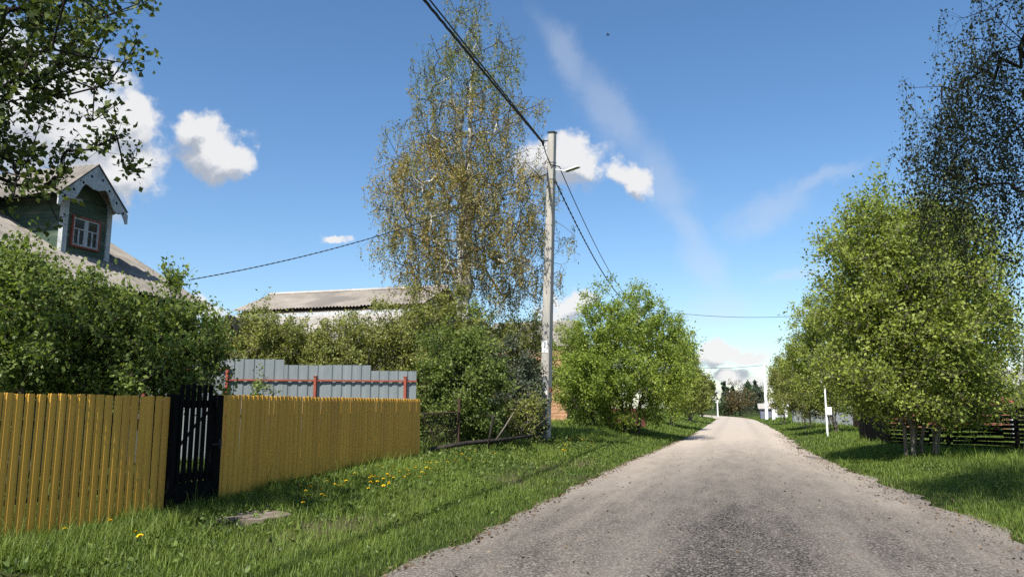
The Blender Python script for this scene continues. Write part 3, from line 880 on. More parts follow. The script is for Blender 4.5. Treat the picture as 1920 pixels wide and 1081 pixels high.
# ------------------------------------------------------------------ long grey barn behind
def barn():
    Y = 33.0
    r0 = OY(480, 551, Y+2.2); e0 = OY(432, 580, Y)
    zR, zE = r0[2], e0[2]; X0 = OY(436, 577, Y)[0]; X1 = OY(795, 577, Y)[0]
    yE = Y; yR = Y+3.2
    zR = OY(640, 547, yR)[2]; zE = OY(640, 574, yE)[2]
    root = empty('barn', ((X0+X1)/2, Y, Z(X0, Y)), 'long grey barn with two stepped slate roofs behind the bushes', 'barn')
    L = X1-X0
    dn = np.array([0, yE-yR, zE-zR]); run = np.linalg.norm(dn); dn /= run
    cb = corrugated((X0, yR, zR), (1, 0, 0), dn, L, run, 0.18, 0.03, normal=(0, -(zR-zE), yR-yE), ragged=0.04, rows=3, seed=21)
    c2 = corrugated((X1, yR, zR), (-1, 0, 0), np.array([0, yR-yE, zE-zR])/run, L, run, 0.18, 0.03, normal=(0, (zR-zE), yR-yE), rows=2, seed=22)
    cb.add(c2.v, c2.f); cb.build('upper_roof', M['slate_tan'], root)
    mb = MB(); mb.tube([(X0, yR, zR+0.03), (X1, yR, zR+0.03)], 0.11, 6); mb.build('ridge_cap', M['slate_pale'], root)
    mb = MB()                                           # clerestory strip
    mb.abox(X0+0.3, X1-0.3, yE+0.35, yE+0.55, zE-0.45, zE+0.02); mb.build('clerestory', M['dark_wood'], root)
    z2 = zE-0.16; y2 = yE+0.30; y3 = yE-3.6; z3 = z2-1.9
    dn = np.array([0, y3-y2, z3-z2]); run = np.linalg.norm(dn); dn /= run
    cb = corrugated((X0+0.2, y2, z2), (1, 0, 0), dn, L-0.4, run, 0.20, 0.035, normal=(0, -(z2-z3), y2-y3), ragged=0.05, rows=3, seed=23)
    cb.build('lower_roof', M['slate_pale'], root)
    mb = MB(); mb.abox(X0+0.2, X1-0.2, y2-0.62, y2-0.54, z2-0.36, z2-0.13); mb.build('ridge_flashing', M['white_wood'], root)
    mb = MB(); zb = Z(X0, Y); 
    mb.abox(X0+0.4, X1-0.4, y3+0.4, y3+0.6, zb-0.2, z3-0.02)
    mb.prism([(X0+0.5, y3+0.6, zb-0.2), (X0+0.5, 2*yR-yE-0.4, zb-0.2), (X0+0.5, 2*yR-yE-0.4, zE-0.1), (X0+0.5, yR, zR-0.1), (X0+0.5, yE+0.3, zE-0.1), (X0+0.5, y3+0.6, z3-0.05)], (L-1.0, 0, 0))
    mb.build('wall', M['grey_wood'], root)
    print('barn', X0, X1, zR, zE, z3)
barn()

def small_shed():
    dep = 21.0
    a = D(392, 660, dep); b = D(488, 648, dep); apx = D(443, 598, dep)
    root = empty('shed', ((a[0]+b[0])/2, a[1]+1, Z(a[0], a[1])), 'small dark gabled shed half hidden by bushes above the metal fence', 'shed')
    Yf = a[1]; zE = b[2]; zA = apx[2]; x0, x1 = a[0]+0.1, b[0]; xm = (x0+x1)/2; zb = Z(x0, Yf)
    mb = MB(); mb.prism([(x0+0.15, Yf, zb-0.1), (x1-0.15, Yf, zb-0.1), (x1-0.15, Yf, zE-0.02), (xm, Yf, zA-0.06), (x0+0.15, Yf, zE-0.02)], (0, 3.0, 0)); mb.build('wall', M['dark_wood'], root)
    mb = MB()
    for s, xe in ((-1, x0), (1, x1)):
        mb.prism([(xm, Yf-0.3, zA), (xe, Yf-0.3, zE-0.06), (xe, Yf-0.3, zE-0.01), (xm, Yf-0.3, zA+0.06)], (0, 3.6, 0))
    mb.build('roof', M['dark_steel'], root)
    mb = MB(); mb.abox(xm-0.1, x1-0.05, Yf-0.06, Yf-0.01, zE-0.26, zE-0.15); mb.build('fascia', M['white_wood'], root)
small_shed()

def plain_house(name, label, cat, px0, px1, py_top, py_eave, Y, wall, roof, depth=5.0, ridge='x', win=0, winmat='white_wood', chimney=False, group=None, over=0.25):
    """a low gabled house with its long side to the camera, openings as parts"""
    a = OY(px0, 770, Y); b = OY(px1, 770, Y); x0, x1 = a[0], b[0]
    zE = OY((px0+px1)/2, py_eave, Y)[2]; zR = OY((px0+px1)/2, py_top, Y+depth/2)[2]
    zb = Z((x0+x1)/2, Y)
    root = empty(name, ((x0+x1)/2, Y+depth/2, zb), label, cat, group)
    mb = MB(); mb.prism([(x0, Y, zb-0.2), (x0, Y+depth, zb-0.2), (x0, Y+depth, zE), (x0, Y+depth/2, zR-0.06), (x0, Y, zE)], (x1-x0, 0, 0))
    n = int((zE-zb)/0.2)
    for i in range(n): mb.abox(x0-0.01, x1+0.01, Y-0.02, Y+0.01, zb+0.02+i*0.2, zb+0.2+i*0.2)
    mb.build('wall', M[wall], root)
    mb = MB()
    sl = (zR-zE)/(depth/2)
    for y0, y1 in ((Y-over, Y+depth/2), (Y+depth+over, Y+depth/2)):
        mb.prism([(x0-over, y0, zE-sl*over), (x0-over, y1, zR), (x0-over, y1, zR+0.08), (x0-over, y0, zE-sl*over+0.08)], (x1-x0+2*over, 0, 0))
    mb.build('roof', M[roof], root)
    for i in range(win):
        xc = x0 + (x1-x0)*(i+0.5)/win; zc = zb + (zE-zb)*0.55; h = (zE-zb)*0.24; w = min(0.45, (x1-x0)/win*0.28)
        mb = MB()
        for (u0, u1, v0, v1) in ((-w-.07, -w, -h-.07, h+.07), (w, w+.07, -h-.07, h+.07), (-w, w, h, h+.07), (-w, w, -h-.07, -h), (-.025, .025, -h, h)):
            mb.abox(xc+u0, xc+u1, Y-0.06, Y-0.02, zc+v0, zc+v1)
        fr = mb.build('window', M[winmat], root)
        mb = MB(); mb.abox(xc-w, xc+w, Y-0.034, Y-0.024, zc-h, zc+h); mb.build('pane', M['pane'], fr)
    if chimney:
        mb = MB(); xc = x0+(x1-x0)*0.6; mb.abox(xc-0.25, xc+0.25, Y+depth/2-0.25, Y+depth/2+0.25, zR-0.2, zR+0.7); mb.build('chimney', M['brick_red'], root)
    return root
plain_house('orange_house', 'orange plank house with grey roof glimpsed through the trees behind the utility pole', 'house', 905, 1063, 606, 646, 44, 'orange_wall', 'slate', 6)
plain_house('red_shed', 'low red brown plank outbuilding with red roof behind the big bush on the right', 'outbuilding', 1618, 1898, 747, 757, 46, 'brick_red', 'red_roof', 4)
plain_house('white_house', 'small white house far along the road beside the pale poles', 'house', 1452, 1476, 752, 762, 92, 'white_wall', 'white_wall', 4, win=1)
plain_house('grey_shed', 'blue grey garage left of the small white house far along the road', 'garage', 1426, 1449, 757, 765, 95, 'bluegrey_wall', 'slate_pale', 4)

def low_fence(name, label, pa, pb, h, matn, slat='v', pitch=0.14, w=0.1, post_every=2.2, postmat=None, rails=(0.25, 0.8)):
    a = np.array([pa[0], pa[1], 0.]); b = np.array([pb[0], pb[1], 0.]); d = b-a; L = np.linalg.norm(d); d /= L
    nrm = np.array([d[1], -d[0], 0]); 
    if nrm @ (CAM-a) < 0: nrm = -nrm
    root = empty(name, (a[0], a[1], Z(a[0], a[1])), label, 'fence')
    rr = random.Random(int(L*37)); mb = MB()
    zt = lambda s: Z(*(a+d*s)[:2]) + h
    if slat == 'v':
        for i in range(int(L/pitch)):
            s = (i+0.5)*pitch; c = a+d*s+nrm*0.03; z0 = Z(c[0], c[1]) + 0.05; hh = h+rr.uniform(-0.03, 0.03)
            mb.box((c[0], c[1], (z0+z0+hh)/2), d*w/2, nrm*0.01, (rr.uniform(-.01, .01), 0, hh/2))
    else:
        n = int(h/pitch); seg = 6
        for i in range(n):
            for k in range(seg):
                s0 = L*k/seg; s1 = L*(k+1)/seg
                z = (i+0.6)*pitch + rr.uniform(-0.02, 0.02); p = a+d*s0+nrm*0.03; q = a+d*s1+nrm*0.03
                mb.bar((p[0], p[1], Z(p[0], p[1])+z), (q[0], q[1], Z(q[0], q[1])+z+rr.uniform(-.02, .02)), 0.02, w)
    mb.build('slats', M[matn], root)
    if slat == 'v':
        rb = MB()
        for f in rails:
            p = a; q = b; rb.bar((p[0], p[1], Z(p[0], p[1])+h*f), (q[0], q[1], Z(q[0], q[1])+h*f), 0.03, 0.06)
        rb.build('rail', M[matn], root)
    for k in range(int(L/post_every)+1):
        c = a+d*min(k*post_every+0.05, L-0.05)-nrm*0.05; pb_ = MB(); pb_.bar((c[0], c[1], Z(c[0], c[1])-0.2), (c[0], c[1], Z(c[0], c[1])+h+0.05), 0.09)
        pb_.build('post', M[postmat or matn], root)
    return root
low_fence('plank_fence', 'low red plank fence seen under the bright green trees left of the road', D(1140, 780, 37), D(1212, 780, 39), 0.85, 'brick_red', pitch=0.13, w=0.125)
low_fence('slat_fence', 'dark horizontal slat fence behind the big bush on the right of the road', D(1660, 780, 24.5), D(1932, 780, 20.5), 1.30, 'black_wood', slat='h', pitch=0.115, w=0.092, post_every=2.0)
low_fence('board_fence', 'pale grey board fence behind the bushes right of the road', D(1486, 780, 62), D(1612, 780, 46), 1.0, 'white_wood', pitch=0.16, w=0.13)

def dark_gate():
    a = D(1613, 780, 28.6); b = D(1662, 780, 25.6); a[2] = b[2] = 0; d = b-a; L = np.linalg.norm(d); d /= L; nrm = np.array([d[1], -d[0], 0])
    if nrm @ (CAM-a) < 0: nrm = -nrm
    root = empty('dark_gate', (a[0], a[1], Z(a[0], a[1])), 'tall black yard gate at the end of the slat fence right of the road', 'gate')
    zb = Z(a[0], a[1]); h = 1.75
    for s in (0.0, 0.55, L):
        c = a+d*s; mb = MB(); mb.bar((c[0], c[1], zb-0.2), (c[0], c[1], zb+h), 0.12); mb.build('post', M['black_wood'], root)
    mb = MB(); p = a+d*0.62; q = a+d*(L-0.06); mb.bar((p[0], p[1], zb+0.80), (q[0], q[1], zb+0.80), 0.04, 1.45); mb.build('solid_panel', M['black_wood'], root)
    mb = MB()
    for f in (0.18, 0.37): c = a+d*f; mb.bar((c[0], c[1], zb+0.1), (c[0], c[1], zb+h-0.15), 0.05, 0.03)
    for z in (0.35, 0.9, 1.4): p = a+d*0.06; q = a+d*0.50; mb.bar((p[0], p[1], zb+z), (q[0], q[1], zb+z), 0.03, 0.06)
    mb.build('barred_panel', M['black_wood'], root)
dark_gate()
#%%POLES
# ------------------------------------------------------------------ poles and cables
PB = G(1021, 830)
PD = proj(PB)[2]
def pole_point(py):                                     # centre of the slightly leaning pole at a height
    px = 1021 + (830-py)/(830-250)*(1035.5-1021); return D(px, py, PD)
def utility_pole():
    top = pole_point(249)
    root = empty('utility_pole', PB, 'tall pale concrete utility pole with papers pasted on it beside the road', 'utility pole')
    mb = MB(); ax = unit(top-PB); side = -unit(np.cross(ax, np.array([0.25, 1, 0]))); fr = np.cross(side, ax)
    def ring(t, w, h): 
        c = PB + (top-PB)*t - (ax*0.3 if t == 0 else 0)
        ch = 0.18
        return [c + side*w*u/2 + fr*h*v/2 for u, v in ((-1, -1+ch), (-1+ch, -1), (1-ch, -1), (1, -1+ch), (1, 1-ch), (1-ch, 1), (-1+ch, 1), (-1, 1-ch))]
    H = np.linalg.norm(top-PB)
    w0 = 18.5/F*PD; w1 = 12.5/F*PD
    segs = np.linspace(0, 1, 12); vs = []
    for t in segs: vs += ring(t, w0+(w1-w0)*t, (w0+(w1-w0)*t)*0.95)
    fs = []
    for i in range(len(segs)-1):
        for k in range(8): a = i*8+k; b = i*8+(k+1) % 8; fs.append((a, b, b+8, a+8))
    fs += [tuple(range(8))[::-1], tuple(range(len(vs)-8, len(vs)))]
    mb.add(vs, fs); mb.build('shaft', M['concrete'], root)
    print('pole', PB, 'depth', PD, 'H', H, 'w', w0, w1)
    def frame(py):
        t = (830-py)/(830-249.0); c = PB+(top-PB)*t; w = w0+(w1-w0)*t; return c, w
    # steel straps
    for py in (336, 305):
        c, w = frame(py); mb = MB(); mb.box(c, side*(w/2+0.006), fr*(w*0.95/2+0.006), ax*0.016); mb.build('strap', M['steel'], root)
    # top cap
    c, w = frame(250); mb = MB(); mb.box(c+ax*0.02, side*(w/2+0.012), fr*(w/2+0.012), ax*0.018); mb.build('cap', M['dark_steel'], root)
    # bracket to the left holding the bundled cable
    c, w = frame(263); mb = MB(); mb.bar(c-side*w/2, c-side*(w/2+0.20), 0.02, 0.03); mb.build('bracket', M['dark_steel'], root)
    br = c-side*(w/2+0.19)
    mb = MB(); mb.tube([br+ax*0.03, br-ax*0.05, br-ax*0.14], [0.03, 0.045, 0.02], 8); mb.build('clamp', M['dark_steel'], root)
    c2, w = frame(340); mb = MB(); mb.tube([c2+side*(w/2+0.01)+ax*0.03, c2+side*(w/2+0.05)-ax*0.04], [0.03, 0.04], 8); mb.build('clamp', M['dark_steel'], root)
    # pasted papers on the side that faces the camera
    tocam = np.array([CAM[0]-PB[0], CAM[1]-PB[1], 0]); f = fr if fr @ tocam > 0 else -fr
    for py0, py1, du, ww, mt in ((638, 660, 0.0, 0.98, 'paper'), (704, 718, -0.1, 0.75, 'paper_grey'), (722, 739, 0.03, 0.94, 'paper'), (741, 752, -0.15, 0.6, 'paper_grey'), (746, 758, 0.2, 0.45, 'paper')):
        c, w = frame((py0+py1)/2); hh = (py1-py0)/F*PD/2
        mb = MB(); mb.box(c + f*(w*0.95/2+0.004) + side*du*w/2, side*w*ww*0.44, f*0.0035, ax*hh + side*0.01*du)
        mb.build('paper_notice', M[mt], root)
    c, w = frame(730); mb = MB(); mb.box(c+side*(w/2+0.02), side*0.02, f*0.04, ax*0.05); mb.build('red_tag', M['red_paint'], root)
    # street lamp: thin arm and a flat white head
    a = pole_point(318) + side*0.05; b = D(1060, 321, PD-0.25); e = D(1086, 312, PD-0.6)
    mb = MB(); mb.tube([a, (a+b)/2+np.array([0, 0, 0.02]), b], 0.014, 6); mb.build('lamp_arm', M['lamp_white'], root)
    mb = MB(); d = unit(e-b); sd = unit(np.cross(d, np.array([0, 0, 1]))); un = np.cross(sd, d)
    mb.box((b+e)/2, d*np.linalg.norm(e-b)/2, sd*0.07, un*0.022); lh = mb.build('lamp_head', M['lamp_white'], root, bevel=0.008)
    mb = MB(); mb.box((b+e)/2-un*0.026, d*np.linalg.norm(e-b)*0.42, sd*0.055, un*0.004); mb.build('lens', M['pane'], lh)
    return br-ax*0.06, c2+side*(frame(340)[1]/2+0.04), D(1051, 318, PD-0.05)
BR, CL, CL2 = utility_pole()

def cable(name, label, a, b, sag, r, group=None, n=28, strands=1, twist=0.0):
    a = np.asarray(a, float); b = np.asarray(b, float); pts = []
    for i in range(n+1):
        t = i/n; p = a+(b-a)*t; p[2] -= sag*4*t*(1-t); pts.append(p)
    mb = MB()
    if strands == 1: mb.tube(pts, r, 6)
    else:
        d = unit(b-a); x = unit(np.cross(d, np.array([0, 0, 1.]))); y = np.cross(x, d)
        m_ = n*5; fine = []
        for k in range(strands):
            q = []
            for i in range(m_+1):
                t = i/m_; p = a+(b-a)*t; p[2] -= sag*4*t*(1-t); ph = 2*math.pi*(k/strands + t*twist)
                q.append(p + r*1.0*(math.cos(ph)*x+math.sin(ph)*y))
            mb.tube(q, r, 5)
    return tag(mb.build(name, M['cable'], None, smooth=True), label, 'cable', group)
# to the pole behind the viewer
def back_end(px, py, Yb):
    """a far point on the line whose picture passes (px,py), at Y=Yb behind the viewer, reached from the clamp"""
    r = ray(px, py); q = CAM + r*6.2
    return q
q = OX(803, 0, BR[0]+0.15); dirv = (q-BR)/(BR[1]-q[1]); END = BR + dirv*(BR[1]+16); print('cable', BR, q)
cable('power_cable', 'thick twisted black power cable running overhead from the pole bracket to the top edge', BR, END, 0.12, 0.015, strands=3, twist=30, n=40)
q = OX(815, 0, BR[0]+0.18); dirv = (q-(BR+np.array([0.02, 0, 0.03])))/(BR[1]-q[1]); END2 = BR + dirv*(BR[1]+16)
cable('communication_cable', 'thin black cable close beside the thick overhead power cable', BR+np.array([0.03, 0, 0.0]), END2, 0.12, 0.016, n=40)
# jumper down the pole
mb = MB(); mb.tube([BR, BR+np.array([0.10, -0.06, -0.35]), pole_point(312)+np.array([0.02, -0.16, 0.0]), CL2+np.array([-.02, -.02, .08]), CL2], 0.016, 6)
tag(mb.build('jumper_cable', M['cable'], smooth=True), 'short slack black cable crossing the front of the concrete pole', 'cable')

def simple_pole(name, label, base, h, w, matn, group=None, lamp=None, box=False):
    root = empty(name, base, label, 'pole', group)
    mb = MB(); b = np.array(base); n = 6
    vs = []; 
    for t in (0, 1):
        c = b + np.array([0, 0, h*t - (0.2 if t == 0 else 0)]); ww = w*(1-0.3*t)/2
        vs += [c+np.array([ww*u, ww*v, 0]) for u, v in ((-1,-.6),(-.6,-1),(.6,-1),(1,-.6),(1,.6),(.6,1),(-.6,1),(-1,.6))]
    mb.add(vs, [tuple(range(8))[::-1], tuple(range(8, 16))]+[(k, (k+1) % 8, 8+(k+1) % 8, 8+k) for k in range(8)])
    mb.build('shaft', M[matn], root)
    if lamp:
        mb = MB(); t = b+np.array([0, 0, h-0.05]); dx = lamp
        mb.tube([t, t+np.array([dx*0.35, 0, 0.18]), t+np.array([dx, 0, 0.22])], 0.03, 6); mb.build('lamp_arm', M['lamp_white'], root)
        mb = MB(); c = t+np.array([dx*1.25, 0, 0.21]); mb.box(c, (abs(dx)*0.28, 0, 0.02), (0, 0.09, 0), (0, 0, 0.05)); mb.build('lamp_head', M['lamp_white'], root)
    if box:
        mb = MB(); c = b+np.array([w*1.3, -0.02, h*0.50]); mb.box(c, (0.11, 0, 0), (0, 0.09, 0), (0, 0, 0.17)); mb.build('meter_box', M['lamp_white'], root, bevel=0.01)
    return root
# next pole of the line, hidden among the trees, carries the cables on
NP = np.array([-6.6, 57.0, 0.]); NP[2] = Z(NP[0], NP[1])
simple_pole('utility_pole', 'farther concrete utility pole hidden in the bright green trees left of the road', NP, 8.6, 0.26, 'concrete')
NT = NP + np.array([0.1, -0.1, 8.3])
cable('power_cable', 'black power cable descending from the pole strap into the bright green tree', CL, NT+np.array([0, 0, -0.1]), 1.05, 0.014, strands=2, twist=40, n=36)
cable('communication_cable', 'thinner black cable descending from the pole lamp into the bright green tree', CL2, NT+np.array([0.25, 0, 0.0]), 1.05, 0.014, n=36)
# service line from the pole to the house gable
sv = D(357, 524, proj(HOUSE_E)[2]+0.2)
cable('service_cable', 'twisted black service cable from the green house up to the pole through the birch', pole_point(322), sv, 0.33, 0.008, strands=2, twist=36, n=40)
# across the road
RP = D(1560, 594, 52.0)
cable('crossing_cable', 'thin cable spanning the road high above between the left and right trees', NT+np.array([0, 0, -0.15]), D(1545, 588, 58), 0.45, 0.016)
FPB = G(1438, 787); FPd = proj(FPB)[2]; fph = (787-678)/F*FPd*0.99
simple_pole('utility_pole', 'taller whitish pole far along the right side of the road', FPB, fph, 0.34, 'white_post', 'pale poles far along the road')
b2 = G(1451, 788); simple_pole('lamp_post', 'shorter whitish post with a lamp beside the taller far pole', b2, (788-733)/F*proj(b2)[2], 0.30, 'white_post', 'pale poles far along the road', lamp=0.9)
b3 = D(1346, 779, 118); b3[2] = Z(b3[0], b3[1]); simple_pole('lamp_post', 'tiny pale lamp post at the far end of the road on the left', b3, 2.5, 0.22, 'white_post', 'pale poles far along the road', lamp=-0.5)
b4 = G(1552, 819); simple_pole('service_post', 'slim white post with a meter box in front of the right bushes', b4, (819-722)/F*proj(b4)[2], 0.09, 'white_post', lamp=-0.10, box=True)
cable('crossing_cable', 'lower faint cable spanning the road far away to the whitish pole', FPB+np.array([0, 0, fph-0.3]), FPB+np.array([-11, -3, fph-0.25]), 0.35, 0.022)
b5 = D(1904, 818, 30.0); b5[2] = Z(b5[0], b5[1])
mb = MB(); mb.bar(b5-np.array([0, 0, .2]), b5+np.array([0, 0, (818-757)/F*30+0.10]), 0.2, 0.2); mb.bar(b5+np.array([0, 0, (818-757)/F*30+0.11]), b5+np.array([0, 0, (818-757)/F*30+0.17]), 0.26, 0.26)
tag(mb.build('gate_post', M['white_wood']), 'white square gate post before the red outbuilding at the right edge', 'post')

# a bird high in the sky
def bird():
    c = D(1140, 66, 60); root = None
    mb = MB()
    mb.tube([c+np.array([-0.14, 0, 0]), c+np.array([-0.06, 0, 0.01]), c+np.array([0.05, 0, 0.01]), c+np.array([0.11, 0, 0.02]), c+np.array([0.15, 0, 0.01])], [0.012, 0.04, 0.045, 0.03, 0.006], 8)
    for s in (1, -1):
        mb.prism([c+np.array([0.06, s*0.03, 0.02]), c+np.array([0.02, s*0.16, 0.07]), c+np.array([-0.06, s*0.30, 0.03]), c+np.array([-0.03, s*0.15, 0.05]), c+np.array([-0.05, s*0.03, 0.01])], (0, 0, 0.008))
    mb.prism([c+np.array([-0.12, -0.02, 0]), c+np.array([-0.20, -0.05, 0]), c+np.array([-0.20, 0.05, 0]), c+np.array([-0.12, 0.02, 0])], (0, 0, 0.006))
    tag(mb.build('bird', M['dark_steel'], smooth=True), 'tiny dark bird flying alone high in the blue sky', 'bird')
bird()
#%%PLANTS
# ------------------------------------------------------------------ trees and shrubs
def gz(p): return np.array([p[0], p[1], Z(p[0], p[1])])

# tree at the top left: trunk outside the picture, branches reaching in
b = gz(D(-330, 800, 7.2))
make_plant('lime_tree', 'tree', 'tall tree with shade darkened leaves whose branches hang into the top left corner', 'tree', b,
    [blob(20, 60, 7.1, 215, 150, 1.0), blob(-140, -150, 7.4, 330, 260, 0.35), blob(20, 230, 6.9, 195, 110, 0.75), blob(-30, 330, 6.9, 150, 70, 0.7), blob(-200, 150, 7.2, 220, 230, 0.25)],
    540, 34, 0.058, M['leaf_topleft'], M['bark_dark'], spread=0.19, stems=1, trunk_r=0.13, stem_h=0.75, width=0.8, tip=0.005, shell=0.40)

# lilac bushes between yellow fence and house
b = gz(D(60, 800, 10.6))
make_plant('lilac_bush', 'shrub', 'big dense green bush against the dormer house behind the left yellow fence', 'bush', b,
    [blob(0, 570, 10.6, 150, 120), blob(110, 650, 10.4, 150, 115), blob(-60, 640, 10.8, 150, 190), blob(30, 500, 10.8, 70, 62, 0.8), blob(-40, 470, 10.9, 70, 60, 0.8), blob(215, 560, 11.0, 40, 40, 0.8), blob(95, 520, 10.9, 40, 46, 0.8), blob(160, 575, 10.6, 85, 60)],
    560, 80, 0.068, M['leaf_lilac'], M['bark'], spread=0.26, stems=7, stem_h=0.5, stem_spread=0.6, shoots=0.06, group='green bushes behind the yellow fence')
b = gz(D(290, 800, 11.0))
make_plant('lilac_bush', 'shrub', 'green bush behind the black gate with a tall sprig against the sky', 'bush', b,
    [blob(255, 640, 11.0, 110, 85), blob(330, 640, 11.2, 95, 75), blob(370, 665, 11.4, 55, 70), blob(300, 700, 10.8, 120, 70), blob(230, 605, 11.2, 70, 45), blob(330, 545, 11.8, 28, 45, 1.6), blob(160, 700, 10.8, 110, 60)],
    460, 66, 0.068, M['leaf_lilac'], M['bark'], spread=0.24, stems=6, stem_h=0.45, stem_spread=0.5, shoots=0.05, group='green bushes behind the yellow fence')

dR = dF + 2.5
rows = [
  ('light green bush with thin stems left of the barn roof', 480, dR+2.5, [(470, 625, 62, 48), (520, 640, 60, 40), (440, 650, 45, 55), (500, 690, 80, 50)], 210, 40, 'leaf_olive', 'bark_pale', 0.25),
  ('low olive bush in front of the pale lower barn roof', 620, dR+2.8, [(590, 655, 60, 42), (650, 640, 60, 48), (620, 690, 90, 50)], 210, 44, 'leaf_olive', 'bark_pale', 0.1),
  ('taller olive bush in front of the right half of the barn', 740, dR+2.6, [(730, 630, 70, 62), (780, 620, 60, 58), (700, 670, 60, 60), (830, 640, 75, 80), (880, 640, 45, 60), (856, 585, 42, 46), (760, 700, 110, 50)], 330, 46, 'leaf_olive', 'bark_pale', 0.1),
  ('ground hugging green bush right of the yellow fence end', 845, dR+0.4, [(840, 720, 62, 80), (885, 685, 60, 80), (820, 790, 45, 55), (880, 790, 70, 52), (800, 720, 30, 60)], 300, 44, 'leaf_lilac', 'bark', 0.15),
  ('high olive bush under the birch against the end of the barn', 955, dR+4.5, [(940, 650, 62, 52), (1005, 650, 34, 58), (890, 640, 40, 45), (970, 720, 60, 60)], 230, 44, 'leaf_olive', 'bark_pale', 0.2),
  ('dark grey green shrub close to the left of the pole', 955, dR+3.2, [(950, 705, 50, 65), (925, 760, 55, 60), (985, 745, 36, 75), (960, 790, 65, 40)], 260, 42, 'leaf_grey', 'bark', 0.2),
  ('brownish twiggy thicket at the foot of the bushes beside the pole', 960, dR+2.2, [(900, 800, 60, 36), (965, 790, 45, 45), (1000, 770, 22, 60)], 190, 18, 'leaf_olive', 'bark_pale', 0.4),
]
for lab, bx, dep, cl, ne, pe, lm, bm, bare in rows:
    b = gz(D(bx, 800, dep))
    make_plant('shrub', 'shrub', lab, 'bush', b, [blob(x, y, dep, rx, ryy) for x, y, rx, ryy in cl], int(ne*1.5), int(pe*1.9), 0.070, M[lm], M[bm], spread=0.24, stems=6, stem_h=0.5, stem_spread=0.7, bare=bare, group='bushes between the barn and the pole', tip=0.005, floor=0.1)

# sapling in front of the metal fence
b = gz(D(487, 800, dF-0.3))
make_plant('sapling', 'shrub', 'small leafy sapling standing before the grey metal fence', 'sapling', b, [blob(484, 722, dF-0.3, 20, 22), blob(508, 735, dF-0.3, 16, 12)], 26, 15, 0.06, M['leaf_lilac'], M['bark'], spread=0.16, stems=1, stem_h=0.7)

# the birch
bd = PD + 0.9
b = gz(D(868, 800, bd))
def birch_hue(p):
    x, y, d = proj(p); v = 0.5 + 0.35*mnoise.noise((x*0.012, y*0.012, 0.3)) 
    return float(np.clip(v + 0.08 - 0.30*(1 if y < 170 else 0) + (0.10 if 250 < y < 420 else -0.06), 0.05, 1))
birch_cl = [blob(872, 28, bd, 40, 45), blob(885, 100, bd, 85, 55), blob(815, 120, bd, 42, 30, 0.8), blob(945, 90, bd+1.5, 38, 35, 0.8), blob(880, 190, bd, 105, 70), blob(805, 235, bd, 60, 50),
            blob(985, 215, bd+2.6, 38, 45, 0.7), blob(870, 310, bd, 140, 85), blob(755, 345, bd, 62, 50), blob(1000, 330, bd+2.6, 40, 60, 0.8), blob(870, 420, bd, 165, 80, 0.8), blob(745, 440, bd, 55, 50, 0.7), blob(1010, 420, bd+2.6, 48, 60, 0.7),
            blob(870, 500, bd, 150, 55, 0.6), blob(980, 500, bd+2.6, 62, 45, 0.6), blob(770, 500, bd, 50, 40, 0.5), blob(1040, 470, bd+2.6, 28, 40, 0.5), blob(960, 545, bd+1.5, 70, 30, 0.5)]
fk = [D(863, 300, bd), D(884, 300, bd)]
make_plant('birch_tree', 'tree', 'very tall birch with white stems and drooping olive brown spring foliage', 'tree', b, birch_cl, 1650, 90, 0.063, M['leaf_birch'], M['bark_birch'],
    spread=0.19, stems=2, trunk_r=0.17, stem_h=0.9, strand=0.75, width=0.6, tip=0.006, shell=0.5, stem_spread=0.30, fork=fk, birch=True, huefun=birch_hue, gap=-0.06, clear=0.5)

# bright trees left of the road beyond the pole
bt = G(1185, 812); dt = proj(bt)[2]
make_plant('willow_tree', 'tree', 'round bright green tree right of the utility pole at the road', 'tree', gz(bt),
    [blob(1185, 610, dt, 70, 75), blob(1120, 640, dt, 62, 75), blob(1240, 650, dt, 55, 65), blob(1170, 700, dt, 115, 65), blob(1100, 720, dt, 58, 65), blob(1195, 565, dt, 30, 35, 0.8), blob(1105, 580, dt, 28, 35, 0.8), blob(1250, 715, dt, 45, 50), blob(1090, 780, dt, 40, 30, 0.8), blob(1272, 645, dt+2, 30, 45, 0.9), blob(1150, 785, dt-0.5, 60, 18, 0.8), blob(1232, 775, dt, 50, 22, 0.8)],
    1350, 64, 0.098, M['leaf_bright'], M['bark'], gap=-0.15, spread=0.34, stems=5, trunk_r=0.11, stem_h=0.55, stem_spread=0.9, group='bright green trees left of the road')
b = gz(D(1105, 805, dt+2.5))
make_plant('willow_tree', 'tree', 'green bushy tree just behind the right side of the pole', 'tree', b,
    [blob(1085, 690, dt+2.5, 50, 85), blob(1052, 650, dt+3, 26, 50), blob(1058, 700, dt+2.5, 32, 80), blob(1060, 765, dt+2.5, 36, 45), blob(1120, 760, dt+2, 60, 45)], 260, 80, 0.085, M['leaf_fresh'], M['bark_pale'], spread=0.32, stems=4, trunk_r=0.08, stem_h=0.5, stem_spread=0.7, group='bright green trees left of the road')
